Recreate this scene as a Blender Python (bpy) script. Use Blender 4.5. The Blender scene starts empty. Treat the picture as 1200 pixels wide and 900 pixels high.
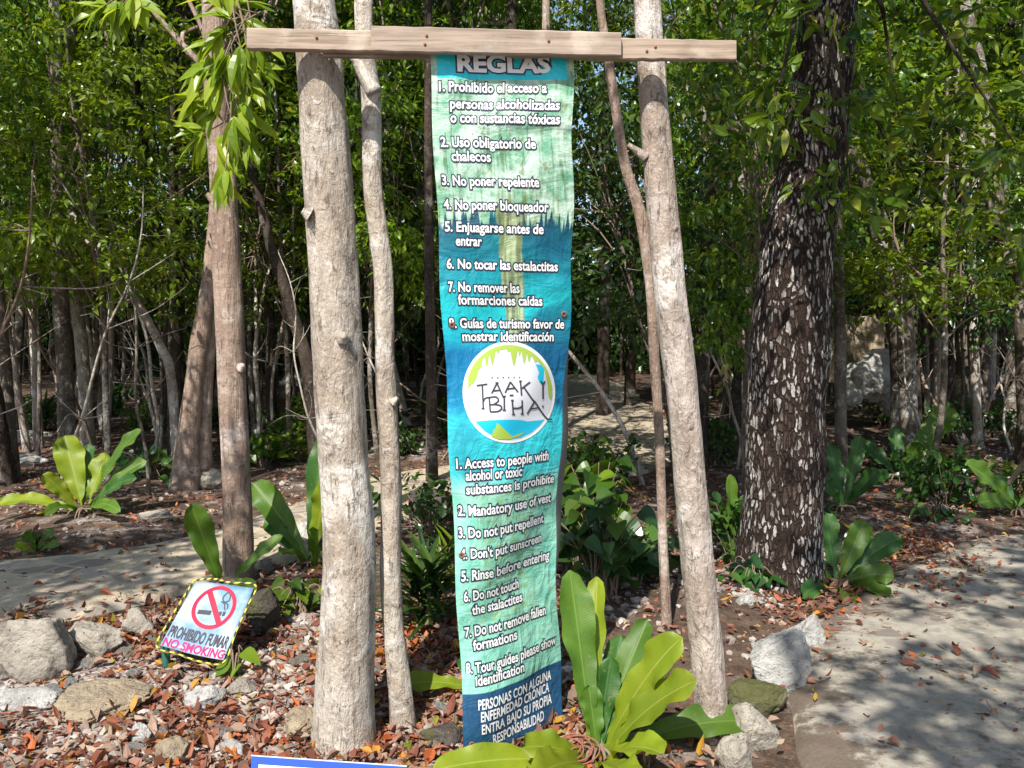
import bpy, bmesh, math, random
import numpy as np
from mathutils import Vector, noise as mnoise

random.seed(7)
RNG = np.random.default_rng(7)
sc = bpy.context.scene
COL = sc.collection
R = math.radians

# ------------------------------------------------------------------ camera, sky, sun, exposure
F_PX, CX, CY, CAM_H, PITCH = 1000.0, 600.0, 450.0, 1.5, R(2.86)
cam_d = bpy.data.cameras.new('camera'); cam = bpy.data.objects.new('camera', cam_d); COL.objects.link(cam)
cam_d.sensor_width = 36.0; cam_d.lens = 36.0 * F_PX / 1200.0
cam_d.clip_start = 0.05; cam_d.clip_end = 500.0
cam.location = (0, 0, CAM_H); cam.rotation_euler = (R(90) - PITCH, 0, 0)
sc.camera = cam

SUN_DIR = Vector((-0.28, -0.86, 1.0)).normalized()       # towards the sun
SUN_ELEV = math.asin(SUN_DIR.z); SUN_AZ = math.atan2(SUN_DIR.x, SUN_DIR.y)
world = bpy.data.worlds.new('World'); sc.world = world; world.use_nodes = True
wn = world.node_tree
for n in list(wn.nodes): wn.nodes.remove(n)
wo = wn.nodes.new('ShaderNodeOutputWorld'); wb = wn.nodes.new('ShaderNodeBackground'); ws = wn.nodes.new('ShaderNodeTexSky')
ws.sky_type = 'NISHITA'; ws.sun_disc = False; ws.sun_elevation = SUN_ELEV; ws.sun_rotation = SUN_AZ
wb.inputs['Strength'].default_value = 0.12
wn.links.new(ws.outputs[0], wb.inputs['Color']); wn.links.new(wb.outputs[0], wo.inputs['Surface'])
sun_d = bpy.data.lights.new('sun', 'SUN'); sun_d.energy = 5.0; sun_d.angle = R(0.53); sun_d.color = (1.0, 0.95, 0.86)
sun = bpy.data.objects.new('sun', sun_d); COL.objects.link(sun); sun.location = (-4, -5, 12)
sun.rotation_euler = SUN_DIR.to_track_quat('Z', 'Y').to_euler()
sc.view_settings.view_transform = 'Standard'; sc.view_settings.look = 'None'
sc.view_settings.exposure = 0.8; sc.view_settings.gamma = 1.0; sc.view_settings.use_curve_mapping = False
sc.render.engine = 'CYCLES'
sc.cycles.max_bounces = 6; sc.cycles.diffuse_bounces = 3; sc.cycles.glossy_bounces = 2; sc.cycles.transmission_bounces = 4
sc.cycles.caustics_reflective = False; sc.cycles.caustics_refractive = False

# ------------------------------------------------------------------ pixel helpers (1200 x 900 photograph)
CAM = np.array([0, 0, CAM_H]); FWD = np.array([0, math.cos(PITCH), -math.sin(PITCH)]); UP = np.array([0, math.sin(PITCH), math.cos(PITCH)])
def ray(px, py):
    return FWD + (px - CX) / F_PX * np.array([1.0, 0, 0]) + (CY - py) / F_PX * UP
def at(px, py, Y):
    d = ray(px, py); return CAM + d * (Y / d[1])
def proj(p):
    q = np.asarray(p, float) - CAM
    f = q @ FWD
    return CX + F_PX * q[..., 0] / f, CY - F_PX * (q @ UP) / f
def nz(x, y, z=0.0):
    return mnoise.noise(Vector((x, y, z)))

# ------------------------------------------------------------------ terrain height and the two paths
def ramp(y):
    t = max(0.0, y - 5.0)
    return 0.034 * (min(t, 30.0) - 3.0 * (1 - math.exp(-t / 3.0))) if t > 0 else 0.0
PATH_A = [(-7.5, 4.1, .9), (-4.6, 4.6, .9), (-3.0, 5.15, .84), (-2.05, 6.1, .62), (-1.5, 7.4, .62), (-0.75, 8.8, .75), (0.35, 9.6, .95), (1.15, 10.6, 1.1), (1.55, 12.4, 1.0), (1.75, 15, .9), (1.9, 19, .9), (1.6, 25, .9)]
PATH_B = [(1.65, -0.5, 1.0), (1.75, 1.2, 1.0), (1.95, 2.8, 1.05), (2.65, 4.2, 1.12), (3.55, 5.3, 1.0), (5.2, 6.1, .9), (7.5, 6.5, .9), (11, 6.9, .9)]
def cat(pts, m):
    P = np.array(pts, float); n = len(P); out = []
    Q = np.vstack([2 * P[0] - P[1], P, 2 * P[-1] - P[-2]])
    for i in range(n - 1):
        p0, p1, p2, p3 = Q[i], Q[i + 1], Q[i + 2], Q[i + 3]
        for k in range(m):
            t = k / m
            out.append(.5 * (2 * p1 + (p2 - p0) * t + (2 * p0 - 5 * p1 + 4 * p2 - p3) * t * t + (3 * p1 - p0 - 3 * p2 + p3) * t ** 3))
    out.append(P[-1]); return np.array(out)
PA, PB = cat(PATH_A, 14), cat(PATH_B, 14)
PALL = np.vstack([PA, PB])
def path_dist(x, y):
    d = np.hypot(PALL[:, 0] - x, PALL[:, 1] - y) - PALL[:, 2]
    return float(d.min())
def ground_h(x, y):
    h = ramp(y) + 0.07 * nz(x * .45, y * .45, 3.1) + 0.035 * nz(x * 1.7, y * 1.7, 9.0) - .075 * math.exp(-((x + .12) / .42) ** 2 - ((y - 2.95) / .42) ** 2)
    if y < 40 and abs(x) < 13:
        d = path_dist(x, y)
        if d < .5:
            k = min(1.0, max(0.0, d / .5)); k = k * k * (3 - 2 * k)
            h = h * k + (ramp(y) - 0.025) * (1 - k)
    return h
def gp(x, y): return np.array([x, y, ground_h(x, y)])
def ground(px, py):
    d = ray(px, py); t = 1.0
    while t < 60:
        p = CAM + d * t
        if p[2] < ground_h(p[0], p[1]): return p
        t += .02
    return CAM + d * 60

# ------------------------------------------------------------------ object helpers
def tag(o, label=None, cat=None, group=None, kind=None):
    if label: o['label'] = label
    if cat: o['category'] = cat
    if group: o['group'] = group
    if kind: o['kind'] = kind
    return o
def thing(name, label, cat, loc=(0, 0, 0), group=None):
    o = bpy.data.objects.new(name, None); COL.objects.link(o); o.empty_display_size = .1
    o.location = Vector(loc)
    return tag(o, label, cat, group)
def np_mesh(name, V, Fq=None, Ft=None, smooth=False):
    me = bpy.data.meshes.new(name)
    V = np.asarray(V, np.float32); parts = []; starts = []; s = 0
    if Fq is not None and len(Fq):
        Fq = np.asarray(Fq, np.int32); parts.append(Fq.ravel()); starts.append(np.arange(len(Fq)) * 4); s = Fq.size
    if Ft is not None and len(Ft):
        Ft = np.asarray(Ft, np.int32); parts.append(Ft.ravel()); starts.append(s + np.arange(len(Ft)) * 3)
    L = np.concatenate(parts).astype(np.int32); S = np.concatenate(starts).astype(np.int32)
    me.vertices.add(len(V)); me.vertices.foreach_set('co', V.ravel())
    me.loops.add(len(L)); me.loops.foreach_set('vertex_index', L)
    me.polygons.add(len(S)); me.polygons.foreach_set('loop_start', S)
    me.polygons.foreach_set('use_smooth', np.full(len(S), bool(smooth)))
    me.update(calc_edges=True)
    return me
def obj(name, me, mats, parent=None, origin=None):
    """link a mesh given in world space; under a parent (or with an origin) it is moved into local space"""
    if not isinstance(mats, (list, tuple)): mats = [mats]
    for m in mats: me.materials.append(m)
    o = bpy.data.objects.new(name, me); COL.objects.link(o)
    off = None
    if parent is not None:
        off = Vector(parent.location) if parent.parent is None else Vector(parent.parent.location)
        o.parent = parent
    elif origin is not None:
        off = Vector(origin); o.location = off
    if off is not None:
        n = len(me.vertices); co = np.empty(n * 3, np.float32); me.vertices.foreach_get('co', co)
        co = co.reshape(-1, 3) - np.array(off, np.float32); me.vertices.foreach_set('co', co.ravel()); me.update()
    return o
class MB:
    """collects pieces for one mesh"""
    def __init__(s): s.v = []; s.q = []; s.t = []; s.n = 0
    def add(s, V, q=None, t=None):
        V = np.asarray(V, float)
        if q is not None and len(q): s.q.append(np.asarray(q) + s.n)
        if t is not None and len(t): s.t.append(np.asarray(t) + s.n)
        s.v.append(V); s.n += len(V)
    def mesh(s, name, smooth=True):
        return np_mesh(name, np.vstack(s.v), np.vstack(s.q) if s.q else None, np.vstack(s.t) if s.t else None, smooth)
def tube(mb, pts, rad, sides=10, rings=None, amp=0.0, seed=0.0, freq=3.0, flare=0.0, caps=True, lobes=0.0):
    P = np.array([list(p) + [r] for p, r in zip(pts, rad)], float)
    C = cat(P, rings or 6) if len(P) > 1 else P
    n = len(C); T = np.gradient(C[:, :3], axis=0); T /= np.linalg.norm(T, axis=1)[:, None] + 1e-12
    u = np.cross(T[0], [0.31, 0.95, 0.05]); u /= np.linalg.norm(u)
    Vs = []; ln = 0.0
    for i in range(n):
        u = u - T[i] * (u @ T[i]); u /= np.linalg.norm(u); w = np.cross(T[i], u)
        if i: ln += np.linalg.norm(C[i, :3] - C[i - 1, :3])
        for k in range(sides):
            a = 2 * math.pi * k / sides; c, s_ = math.cos(a), math.sin(a); r = C[i, 3]
            if amp: r *= 1 + amp * (nz(c * 1.3 + seed, s_ * 1.3 - seed, ln * freq) + .5 * nz(c * 3 + seed, s_ * 3, ln * freq * 2.5 + seed))
            if flare: r *= 1 + flare * math.exp(-ln / .16) * (1 + .55 * math.sin(a * 4 + seed))
            if lobes: r *= 1 + lobes * math.sin(a * 3 + ln * .5 + seed)
            Vs.append(C[i, :3] + (u * c + w * s_) * r)
    idx = np.arange(n * sides).reshape(n, sides); nx = np.roll(idx, -1, axis=1)
    q = np.stack([idx[:-1], nx[:-1], nx[1:], idx[1:]], -1).reshape(-1, 4)
    Vs = np.array(Vs); t = []
    if caps:
        Vs = np.vstack([Vs, C[0, :3], C[-1, :3]]); a0, a1 = n * sides, n * sides + 1
        for k in range(sides):
            t.append((a0, idx[0, (k + 1) % sides], idx[0, k])); t.append((a1, idx[-1, k], idx[-1, (k + 1) % sides]))
    mb.add(Vs, q, t)
def unit(a): return a / (np.linalg.norm(a, axis=-1, keepdims=True) + 1e-9)
PROF = {
    'lance': ([0, .3, .65, 1], [.10, 1.0, .72, .03]),
    'oval': ([0, .35, .7, 1], [.15, 1.0, .85, .04]),
    'near': ([0, .12, .3, .5, .7, .87, 1], [.08, .6, .98, 1.0, .75, .36, .02]),
    'heart': ([0, .06, .25, .5, .75, 1], [.55, .95, 1.0, .8, .42, .02]),
    'strap': ([0, .2, .5, .8, 1], [.5, .9, 1.0, .65, .03]),
}
def leaves(P, D, N, L, W, bend=0.15, fold=0.25, prof='lance'):
    """P,D,N (n,3); L,W (n,) -> verts, quads.  W = half width"""
    s, pw = map(np.array, PROF[prof]); k = len(s); n = len(P)
    D = unit(D); S = unit(np.cross(D, N)); N = unit(np.cross(S, D))
    L = np.broadcast_to(L, (n,)); W = np.broadcast_to(W, (n,)); B = np.broadcast_to(bend, (n,)); Fo = np.broadcast_to(fold, (n,))
    mid = P[:, None] + D[:, None] * (L[:, None] * s)[..., None] - N[:, None] * ((B * L)[:, None] * s ** 2)[..., None]
    w = (W[:, None] * pw)[..., None]
    up = N[:, None] * (Fo[:, None, None] * w)
    V = np.stack([mid - S[:, None] * w + up, mid, mid + S[:, None] * w + up], 2).reshape(-1, 3)
    base = np.arange(k * 3).reshape(k, 3)
    q1 = np.stack([base[:-1, 0], base[:-1, 1], base[1:, 1], base[1:, 0]], -1)
    q2 = np.stack([base[:-1, 1], base[:-1, 2], base[1:, 2], base[1:, 1]], -1)
    q = np.vstack([q1, q2])
    Q = (q[None] + (np.arange(n) * k * 3)[:, None, None]).reshape(-1, 4)
    return V, Q
def rand_unit(n, rng=RNG):
    return unit(rng.normal(size=(n, 3)))

# ------------------------------------------------------------------ materials
class G:
    def __init__(s, name):
        s.m = bpy.data.materials.new(name); s.m.use_nodes = True; s.nt = s.m.node_tree
        for n in list(s.nt.nodes): s.nt.nodes.remove(n)
        s.out = s.nt.nodes.new('ShaderNodeOutputMaterial')
    def n(s, t): return s.nt.nodes.new(t)
    def put(s, sock, v):
        if isinstance(v, bpy.types.NodeSocket): s.nt.links.new(v, sock)
        elif v is not None:
            if isinstance(v, (tuple, list)) and len(v) == 3 and sock.type == 'RGBA': v = (*v, 1)
            sock.default_value = v
    def math(s, op, a, b=None, c=None, clamp=False):
        n = s.n('ShaderNodeMath'); n.operation = op; n.use_clamp = clamp
        for i, v in enumerate((a, b, c)):
            if v is not None: s.put(n.inputs[i], v)
        return n.outputs[0]
    def mix(s, f, a, b, mode='MIX'):
        n = s.n('ShaderNodeMix'); n.data_type = 'RGBA'; n.blend_type = mode
        s.put(n.inputs[0], f); s.put(n.inputs[6], a); s.put(n.inputs[7], b); return n.outputs[2]
    def step(s, v, lo, hi):
        n = s.n('ShaderNodeMapRange'); n.interpolation_type = 'SMOOTHSTEP'
        s.put(n.inputs[0], v); n.inputs[1].default_value = lo; n.inputs[2].default_value = hi; n.inputs[3].default_value = 0; n.inputs[4].default_value = 1
        return n.outputs[0]
    def ramp(s, f, stops, mode='LINEAR'):
        n = s.n('ShaderNodeValToRGB'); n.color_ramp.interpolation = mode
        e = n.color_ramp.elements
        while len(e) < len(stops): e.new(.5)
        for el, (p, c) in zip(e, stops): el.position = p; el.color = (*c, 1)
        s.put(n.inputs[0], f); return n.outputs[0]
    def coord(s, kind='Object', scale=(1, 1, 1), shift=False):
        n = s.n('ShaderNodeTexCoord'); o = n.outputs[kind]
        if shift:
            r = s.n('ShaderNodeObjectInfo'); v = s.n('ShaderNodeVectorMath'); v.operation = 'MULTIPLY_ADD'
            s.put(v.inputs[0], r.outputs['Random']); v.inputs[1].default_value = (37, 53, 71); s.put(v.inputs[2], o); o = v.outputs[0]
        m = s.n('ShaderNodeMapping'); m.inputs['Scale'].default_value = scale; s.put(m.inputs[0], o); return m.outputs[0]
    def noise(s, vec, scale, detail=4, rough=.55, dist=0):
        n = s.n('ShaderNodeTexNoise'); s.put(n.inputs['Vector'], vec); n.inputs['Scale'].default_value = scale
        n.inputs['Detail'].default_value = detail; n.inputs['Roughness'].default_value = rough; n.inputs['Distortion'].default_value = dist
        return n.outputs[0]
    def vor(s, vec, scale, feature='F1', out='Distance', rnd=1.0):
        n = s.n('ShaderNodeTexVoronoi'); n.feature = feature; s.put(n.inputs['Vector'], vec); n.inputs['Scale'].default_value = scale
        n.inputs['Randomness'].default_value = rnd; return n.outputs[out]
    def island(s): return s.n('ShaderNodeNewGeometry').outputs['Random Per Island']
    def objrand(s): return s.n('ShaderNodeObjectInfo').outputs['Random']
    def bump(s, h, strength=.4, dist=.02):
        n = s.n('ShaderNodeBump'); n.inputs['Strength'].default_value = strength; n.inputs['Distance'].default_value = dist
        s.put(n.inputs['Height'], h); return n.outputs[0]
    def bsdf(s, col, rough=.8, normal=None, spec=.3, metal=0.0):
        n = s.n('ShaderNodeBsdfPrincipled'); s.put(n.inputs['Base Color'], col); s.put(n.inputs['Roughness'], rough)
        n.inputs['Specular IOR Level'].default_value = spec; n.inputs['Metallic'].default_value = metal
        if normal is not None: s.put(n.inputs['Normal'], normal)
        return n.outputs[0]
    def done(s, sh): s.nt.links.new(sh, s.out.inputs['Surface']); return s.m
def mat_plain(name, col, rough=.6, spec=.3, metal=0.0, vary=.15, scale=30):
    g = G(name); v = g.noise(g.coord(), scale, 5, .65)
    c = g.mix(g.math('MULTIPLY', v, vary * 2), col, tuple(x * .45 for x in col))
    return g.done(g.bsdf(c, rough, g.bump(v, .15, .004), spec, metal))
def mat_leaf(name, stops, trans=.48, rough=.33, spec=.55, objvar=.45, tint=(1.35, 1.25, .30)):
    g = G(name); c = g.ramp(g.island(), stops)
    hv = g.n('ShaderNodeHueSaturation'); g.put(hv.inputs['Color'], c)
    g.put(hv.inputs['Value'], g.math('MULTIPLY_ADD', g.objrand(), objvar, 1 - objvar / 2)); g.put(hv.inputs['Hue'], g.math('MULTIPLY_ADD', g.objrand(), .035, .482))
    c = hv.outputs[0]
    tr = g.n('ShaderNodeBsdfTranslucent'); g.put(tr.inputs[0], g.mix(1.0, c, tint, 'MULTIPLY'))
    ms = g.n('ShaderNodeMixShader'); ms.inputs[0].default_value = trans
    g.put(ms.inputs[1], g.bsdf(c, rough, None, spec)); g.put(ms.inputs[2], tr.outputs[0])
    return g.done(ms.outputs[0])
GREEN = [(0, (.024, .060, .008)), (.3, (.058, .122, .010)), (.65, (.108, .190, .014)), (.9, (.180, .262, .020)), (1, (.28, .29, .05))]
LIME = [(0, (.085, .165, .012)), (.5, (.150, .255, .018)), (1, (.23, .33, .03))]
M = {}
M['leaf'] = mat_leaf('forest_leaf', GREEN)
M['leaf_lime'] = mat_leaf('young_leaf', LIME, .45)
M['leaf_spray'] = mat_leaf('bright_young_leaf', [(0, (.13, .23, .012)), (.5, (.22, .34, .018)), (1, (.34, .43, .04))], .5, .35, .4, 0)
M['leaf_dark'] = mat_leaf('shade_leaf', [(0, (.015, .05, .010)), (.6, (.035, .09, .016)), (1, (.075, .14, .022))], .3)  # darker greens, partly standing in for shade in undergrowth and far woods
def mat_paddle(name, a, b, vein, trans=.4):
    g = G(name); uv = g.n('ShaderNodeUVMap'); sx = g.n('ShaderNodeSeparateXYZ'); g.put(sx.inputs[0], uv.outputs[0])
    u, v = sx.outputs[0], sx.outputs[1]
    au = g.math('ABSOLUTE', u)
    rib = g.math('SUBTRACT', 1.0, g.step(au, .02, .07))
    w = g.n('ShaderNodeTexWave'); w.wave_type = 'BANDS'; w.bands_direction = 'Y'
    cv = g.n('ShaderNodeCombineXYZ'); g.put(cv.inputs[1], g.math('SUBTRACT', v, g.math('MULTIPLY', au, .10)))
    g.put(w.inputs['Vector'], cv.outputs[0]); w.inputs['Scale'].default_value = 6.5; w.inputs['Distortion'].default_value = .6
    side = g.math('MULTIPLY', g.step(w.outputs['Fac'], .90, 1.0), .22)
    ns = g.noise(g.coord(), 7, 4, .6)
    c = g.mix(g.step(ns, .3, .7), a, b)
    c = g.mix(g.math('MULTIPLY', g.step(g.noise(g.coord(), 60, 2), .62, .70), .6), c, (.20, .17, .04))
    c = g.mix(g.math('MULTIPLY', g.step(g.noise(g.coord(), 13, 5, .75, .5), .60, .70), .5), c, tuple(x * .6 + y for x, y in zip(a, (.06, .03, .0))))
    c = g.mix(g.math('MAXIMUM', g.math('MULTIPLY', rib, .8), side), c, vein)
    hv = g.n('ShaderNodeHueSaturation'); g.put(hv.inputs['Color'], c); g.put(hv.inputs['Value'], g.math('MULTIPLY_ADD', g.island(), .5, .75)); c = hv.outputs[0]
    nrm = g.bump(g.math('ADD', g.math('MULTIPLY', w.outputs['Fac'], .08), g.math('ADD', rib, g.math('MULTIPLY', ns, 1.2))), .22, .01)
    tr = g.n('ShaderNodeBsdfTranslucent'); g.put(tr.inputs[0], g.mix(1.0, c, (1.25, 1.15, .3), 'MULTIPLY'))
    ms = g.n('ShaderNodeMixShader'); ms.inputs[0].default_value = trans
    g.put(ms.inputs[1], g.bsdf(c, .48, nrm, .4)); g.put(ms.inputs[2], tr.outputs[0])
    return g.done(ms.outputs[0])
M['paddle'] = mat_paddle('broad_leaf', (.055, .13, .014), (.095, .185, .018), (.17, .25, .05))
M['paddle_lime'] = mat_paddle('yellow_green_leaf', (.17, .25, .012), (.24, .30, .016), (.34, .38, .07), .42)
M['paddle_dark'] = mat_paddle('dark_broad_leaf', (.022, .085, .014), (.045, .125, .018), (.09, .17, .05), .32)

def mat_bark(name, a, b, pale, pale_amt=.5, dark=(.06, .045, .035), fleck=.62, vs=.28, mottle=3.0):
    g = G(name); co = g.coord(shift=True); cv = g.coord(scale=(1, 1, vs), shift=True)
    n1 = g.noise(co, mottle, 5, .6, .3); n2 = g.noise(cv, 42, 6, .7); n3 = g.noise(co, mottle * .6, 4, .6, .8); n4 = g.noise(co, 85, 4, .6)
    n5 = g.noise(cv, 17, 6, .7, .4); n6 = g.noise(co, 26, 5, .65, .6)
    c = g.mix(g.step(n1, .40, .60), a, b)
    c = g.mix(g.math('MULTIPLY', g.step(n5, .38, .66), .55), c, tuple(x * .55 for x in b))
    c = g.mix(g.math('MULTIPLY', g.step(n3, .58 - .16 * pale_amt, .66 - .12 * pale_amt), g.step(n6, .36, .55)), c, pale)
    c = g.mix(g.math('MULTIPLY', g.step(n6, .56, .66), .5), c, pale)
    c = g.mix(g.math('MULTIPLY', g.step(n2, fleck - .06, fleck + .03), .7), c, dark)
    blot = g.math('MULTIPLY', g.step(g.noise(co, 7, 6, .75, 1.2), .54, .62), g.step(n4, .40, .56))
    c = g.mix(g.math('MULTIPLY', blot, .7), c, dark)
    c = g.mix(g.math('MULTIPLY', g.step(n4, .58, .70), .35), c, tuple(min(1, x * 1.3) for x in pale))
    h = g.math('ADD', g.math('MULTIPLY', n2, .8), g.math('ADD', g.math('MULTIPLY', n5, 1.3), g.math('MULTIPLY', n6, .6)))
    return g.done(g.bsdf(c, .9, g.bump(h, .9, .022), .15))
M['bark_pale'] = mat_bark('pale_tan_bark', (.50, .44, .375), (.37, .305, .245), (.62, .58, .53), .5)
M['bark_white'] = mat_bark('whitish_bark', (.47, .40, .35), (.35, .28, .23), (.60, .55, .51), .5)
M['bark_tan'] = mat_bark('pinkish_tan_bark', (.36, .265, .21), (.27, .19, .145), (.48, .41, .36), .4, vs=.12)
M['bark_grey'] = mat_bark('grey_bark', (.17, .14, .11), (.085, .066, .050), (.36, .33, .29), .40)
M['bark_dark'] = mat_bark('dark_brown_bark', (.075, .055, .042), (.040, .030, .024), (.19, .17, .15), .2)
def mat_plated():
    g = G('dark_plated_bark'); base = g.coord(scale=(1, 1, .27))
    wob = g.n('ShaderNodeVectorMath'); wob.operation = 'MULTIPLY_ADD'
    nn = g.n('ShaderNodeTexNoise'); g.put(nn.inputs['Vector'], g.coord()); nn.inputs['Scale'].default_value = 9; nn.inputs['Detail'].default_value = 4
    g.put(wob.inputs[0], nn.outputs['Color']); wob.inputs[1].default_value = (.05, .05, .05); g.put(wob.inputs[2], base); v = wob.outputs[0]
    edge = g.vor(v, 42, 'DISTANCE_TO_EDGE'); rnd = g.vor(v, 42, 'F1', 'Color'); sp = g.n('ShaderNodeSeparateColor'); g.put(sp.inputs[0], rnd)
    big = g.noise(g.coord(scale=(1, 1, .45)), 3.6, 6, .7); fine = g.noise(g.coord(scale=(1, 1, .5)), 75, 5, .7)
    plate = g.step(g.math('ADD', edge, g.math('MULTIPLY', g.math('SUBTRACT', fine, .5), .35)), .05, .20)
    lich = g.step(g.math('ADD', g.math('MULTIPLY', sp.outputs[0], .75), g.math('MULTIPLY', big, 2.2)), 1.26, 1.70)
    pale = g.ramp(fine, [(.3, (.09, .075, .065)), (.5, (.33, .30, .275)), (.68, (.58, .55, .52))])
    brown = g.mix(fine, (.030, .020, .017), (.070, .047, .038))
    c = g.mix(g.math('MULTIPLY', plate, lich), brown, pale)
    c = g.mix(g.math('MULTIPLY', g.math('SUBTRACT', 1.0, plate), .7), c, (.018, .012, .010))
    h = g.math('ADD', g.math('MULTIPLY', plate, 1.0), g.math('MULTIPLY', fine, .4))
    return g.done(g.bsdf(c, .92, g.bump(h, .9, .03), .12))
M['bark_plated'] = mat_plated()
def mat_rock(name, a, b, moss=0.0, stain=(.12, .10, .08)):
    g = G(name); co = g.coord(shift=True)
    n1 = g.noise(co, 6, 6, .65, .4); n2 = g.noise(co, 38, 6, .7); n3 = g.noise(co, 3.0, 4, .6)
    c = g.mix(g.step(n1, .36, .64), a, b)
    c = g.mix(g.math('MULTIPLY', g.step(n2, .54, .66), .6), c, stain)
    c = g.mix(g.math('MULTIPLY', g.step(g.noise(co, 11, 6, .75, .8), .54, .64), .6), c, tuple(x * 1.7 for x in stain))
    c = g.mix(g.step(g.vor(co, 24), .16, .05), c, tuple(x * .55 for x in stain))
    if moss: c = g.mix(g.math('MULTIPLY', g.step(n3, .62 - .25 * moss, .72 - .2 * moss), .8), c, (.10, .105, .035))
    h = g.math('ADD', n1, g.math('MULTIPLY', n2, .6))
    return g.done(g.bsdf(c, .92, g.bump(h, 1.0, .05), .15))
M['rock'] = mat_rock('limestone', (.44, .395, .33), (.29, .26, .22), stain=(.15, .125, .10))
M['rock_white'] = mat_rock('white_limestone', (.52, .51, .48), (.34, .33, .31), stain=(.20, .18, .16))
M['rock_tan'] = mat_rock('tan_limestone', (.47, .38, .26), (.33, .265, .185), .2)
M['rock_moss'] = mat_rock('mossy_limestone', (.21, .19, .12), (.12, .115, .07), .8)
M['rock_dark'] = mat_rock('dark_weathered_rock', (.11, .095, .085), (.06, .052, .048), .3)
def mat_ground():
    g = G('forest_soil'); co = g.coord()
    n1 = g.noise(co, .9, 6, .65, .5); n2 = g.noise(co, 9, 6, .7); n3 = g.noise(co, 55, 5, .7)
    soil = g.mix(g.step(n2, .35, .65), (.055, .036, .027), (.125, .085, .062))
    soil = g.mix(g.math('MULTIPLY', g.step(n3, .5, .7), .6), soil, (.20, .145, .11))
    chip = g.vor(co, 36, 'F1', 'Color'); s3 = g.n('ShaderNodeSeparateColor'); g.put(s3.inputs[0], chip)
    lime = g.mix(s3.outputs[0], (.20, .165, .15), (.46, .40, .37))
    # pale limestone rubble in front on the left, patches elsewhere
    sx = g.n('ShaderNodeSeparateXYZ'); g.put(sx.inputs[0], co)
    front = g.math('MULTIPLY', g.math('SUBTRACT', 1.0, g.step(sx.outputs[1], 3.3, 4.3)), g.math('SUBTRACT', 1.0, g.step(sx.outputs[0], -.5, .2)))
    k = g.step(g.math('ADD', n1, g.math('MULTIPLY', front, .16)), .53, .66)
    k = g.math('MULTIPLY', k, g.step(g.math('ADD', n2, g.math('MULTIPLY', s3.outputs[1], .3)), .45, .65))
    c = g.mix(k, soil, lime)
    h = g.math('ADD', g.math('MULTIPLY', n2, .8), g.math('MULTIPLY', n3, .5))
    return g.done(g.bsdf(c, .95, g.bump(h, .8, .03), .1))
M['ground'] = mat_ground()
def mat_path(name, a, b, dirt_lo, dirt_hi, edge=.3):
    g = G(name); co = g.coord(); n1 = g.noise(co, 1.6, 6, .62, .6); n2 = g.noise(co, 14, 6, .7); n3 = g.noise(co, 70, 4, .65)
    c = g.mix(g.step(n2, .3, .7), a, b)
    st = g.vor(co, 5.0, 'F1', 'Color'); s3 = g.n('ShaderNodeSeparateColor'); g.put(s3.inputs[0], st); ed = g.vor(co, 5.0, 'DISTANCE_TO_EDGE')
    c = g.mix(g.math('MULTIPLY', g.math('MULTIPLY', g.step(ed, .03, .10), g.step(s3.outputs[0], .45, .50)), .7), c, g.mix(s3.outputs[1], (.12, .10, .09), (.34, .31, .27)))
    uvn = g.n('ShaderNodeUVMap'); sx = g.n('ShaderNodeSeparateXYZ'); g.put(sx.inputs[0], uvn.outputs[0])
    rim = g.math('MULTIPLY', g.step(g.math('ABSOLUTE', sx.outputs[0]), .55, 1.0), edge)
    d = g.step(g.math('ADD', rim, g.math('ADD', n1, g.math('MULTIPLY', g.math('SUBTRACT', n2, .5), .5))), dirt_lo, dirt_hi)
    c = g.mix(g.math('MULTIPLY', d, .85), c, g.mix(n3, (.05, .036, .028), (.16, .115, .085)))
    c = g.mix(g.math('MULTIPLY', g.step(n3, .63, .72), .4), c, (.07, .06, .05))
    h = g.math('ADD', g.math('MULTIPLY', n2, .9), g.math('MULTIPLY', n3, .4))
    return g.done(g.bsdf(c, .9, g.bump(h, .5, .02), .2))
M['path_a'] = mat_path('tan_cement', (.46, .385, .28), (.34, .285, .21), .64, .78, .14)
M['path_b'] = mat_path('grey_cement', (.34, .31, .255), (.22, .20, .165), .55, .67, .17)
def mat_wood(name, a, b, scorch=0):
    g = G(name); co = g.coord(scale=(.05, 1, 1)); n1 = g.noise(co, 60, 6, .6, .4); n2 = g.noise(g.coord(), 5, 5, .6)
    c = g.mix(g.step(n1, .35, .66), a, b)
    c = g.mix(g.math('MULTIPLY', g.step(n2, .52, .68), .6), c, (.47, .40, .33))
    c = g.mix(g.math('MULTIPLY', g.step(g.noise(g.coord(scale=(.025, 1, 1)), 150, 4, .7, .2), .60, .68), .7), c, (.07, .055, .045))
    kn = g.vor(g.coord(scale=(.7, 1, 1)), 7.5); c = g.mix(g.step(kn, .10, .05), c, (.10, .06, .04))
    c = g.mix(g.math('MULTIPLY', g.step(g.noise(g.coord(), 2.1, 4, .6), .60 - .1 * scorch, .70), .7 * min(1, .4 + scorch)), c, (.09, .075, .065))
    return g.done(g.bsdf(c, .75, g.bump(n1, .35, .006), .25))
M['wood'] = mat_wood('weathered_plank', (.35, .27, .21), (.21, .16, .12), .35)
M['wood_b'] = mat_wood('weathered_plank_scorched', (.33, .26, .21), (.21, .16, .125), .9)
M['wire'] = mat_plain('galvanised_wire', (.45, .43, .40), .45, .5, .7)
M['rust'] = mat_plain('rusty_metal', (.30, .115, .075), .8, .3, .2, .4, 120)
M['stake'] = mat_plain('green_painted_steel', (.035, .12, .085), .5, .4)
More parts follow.
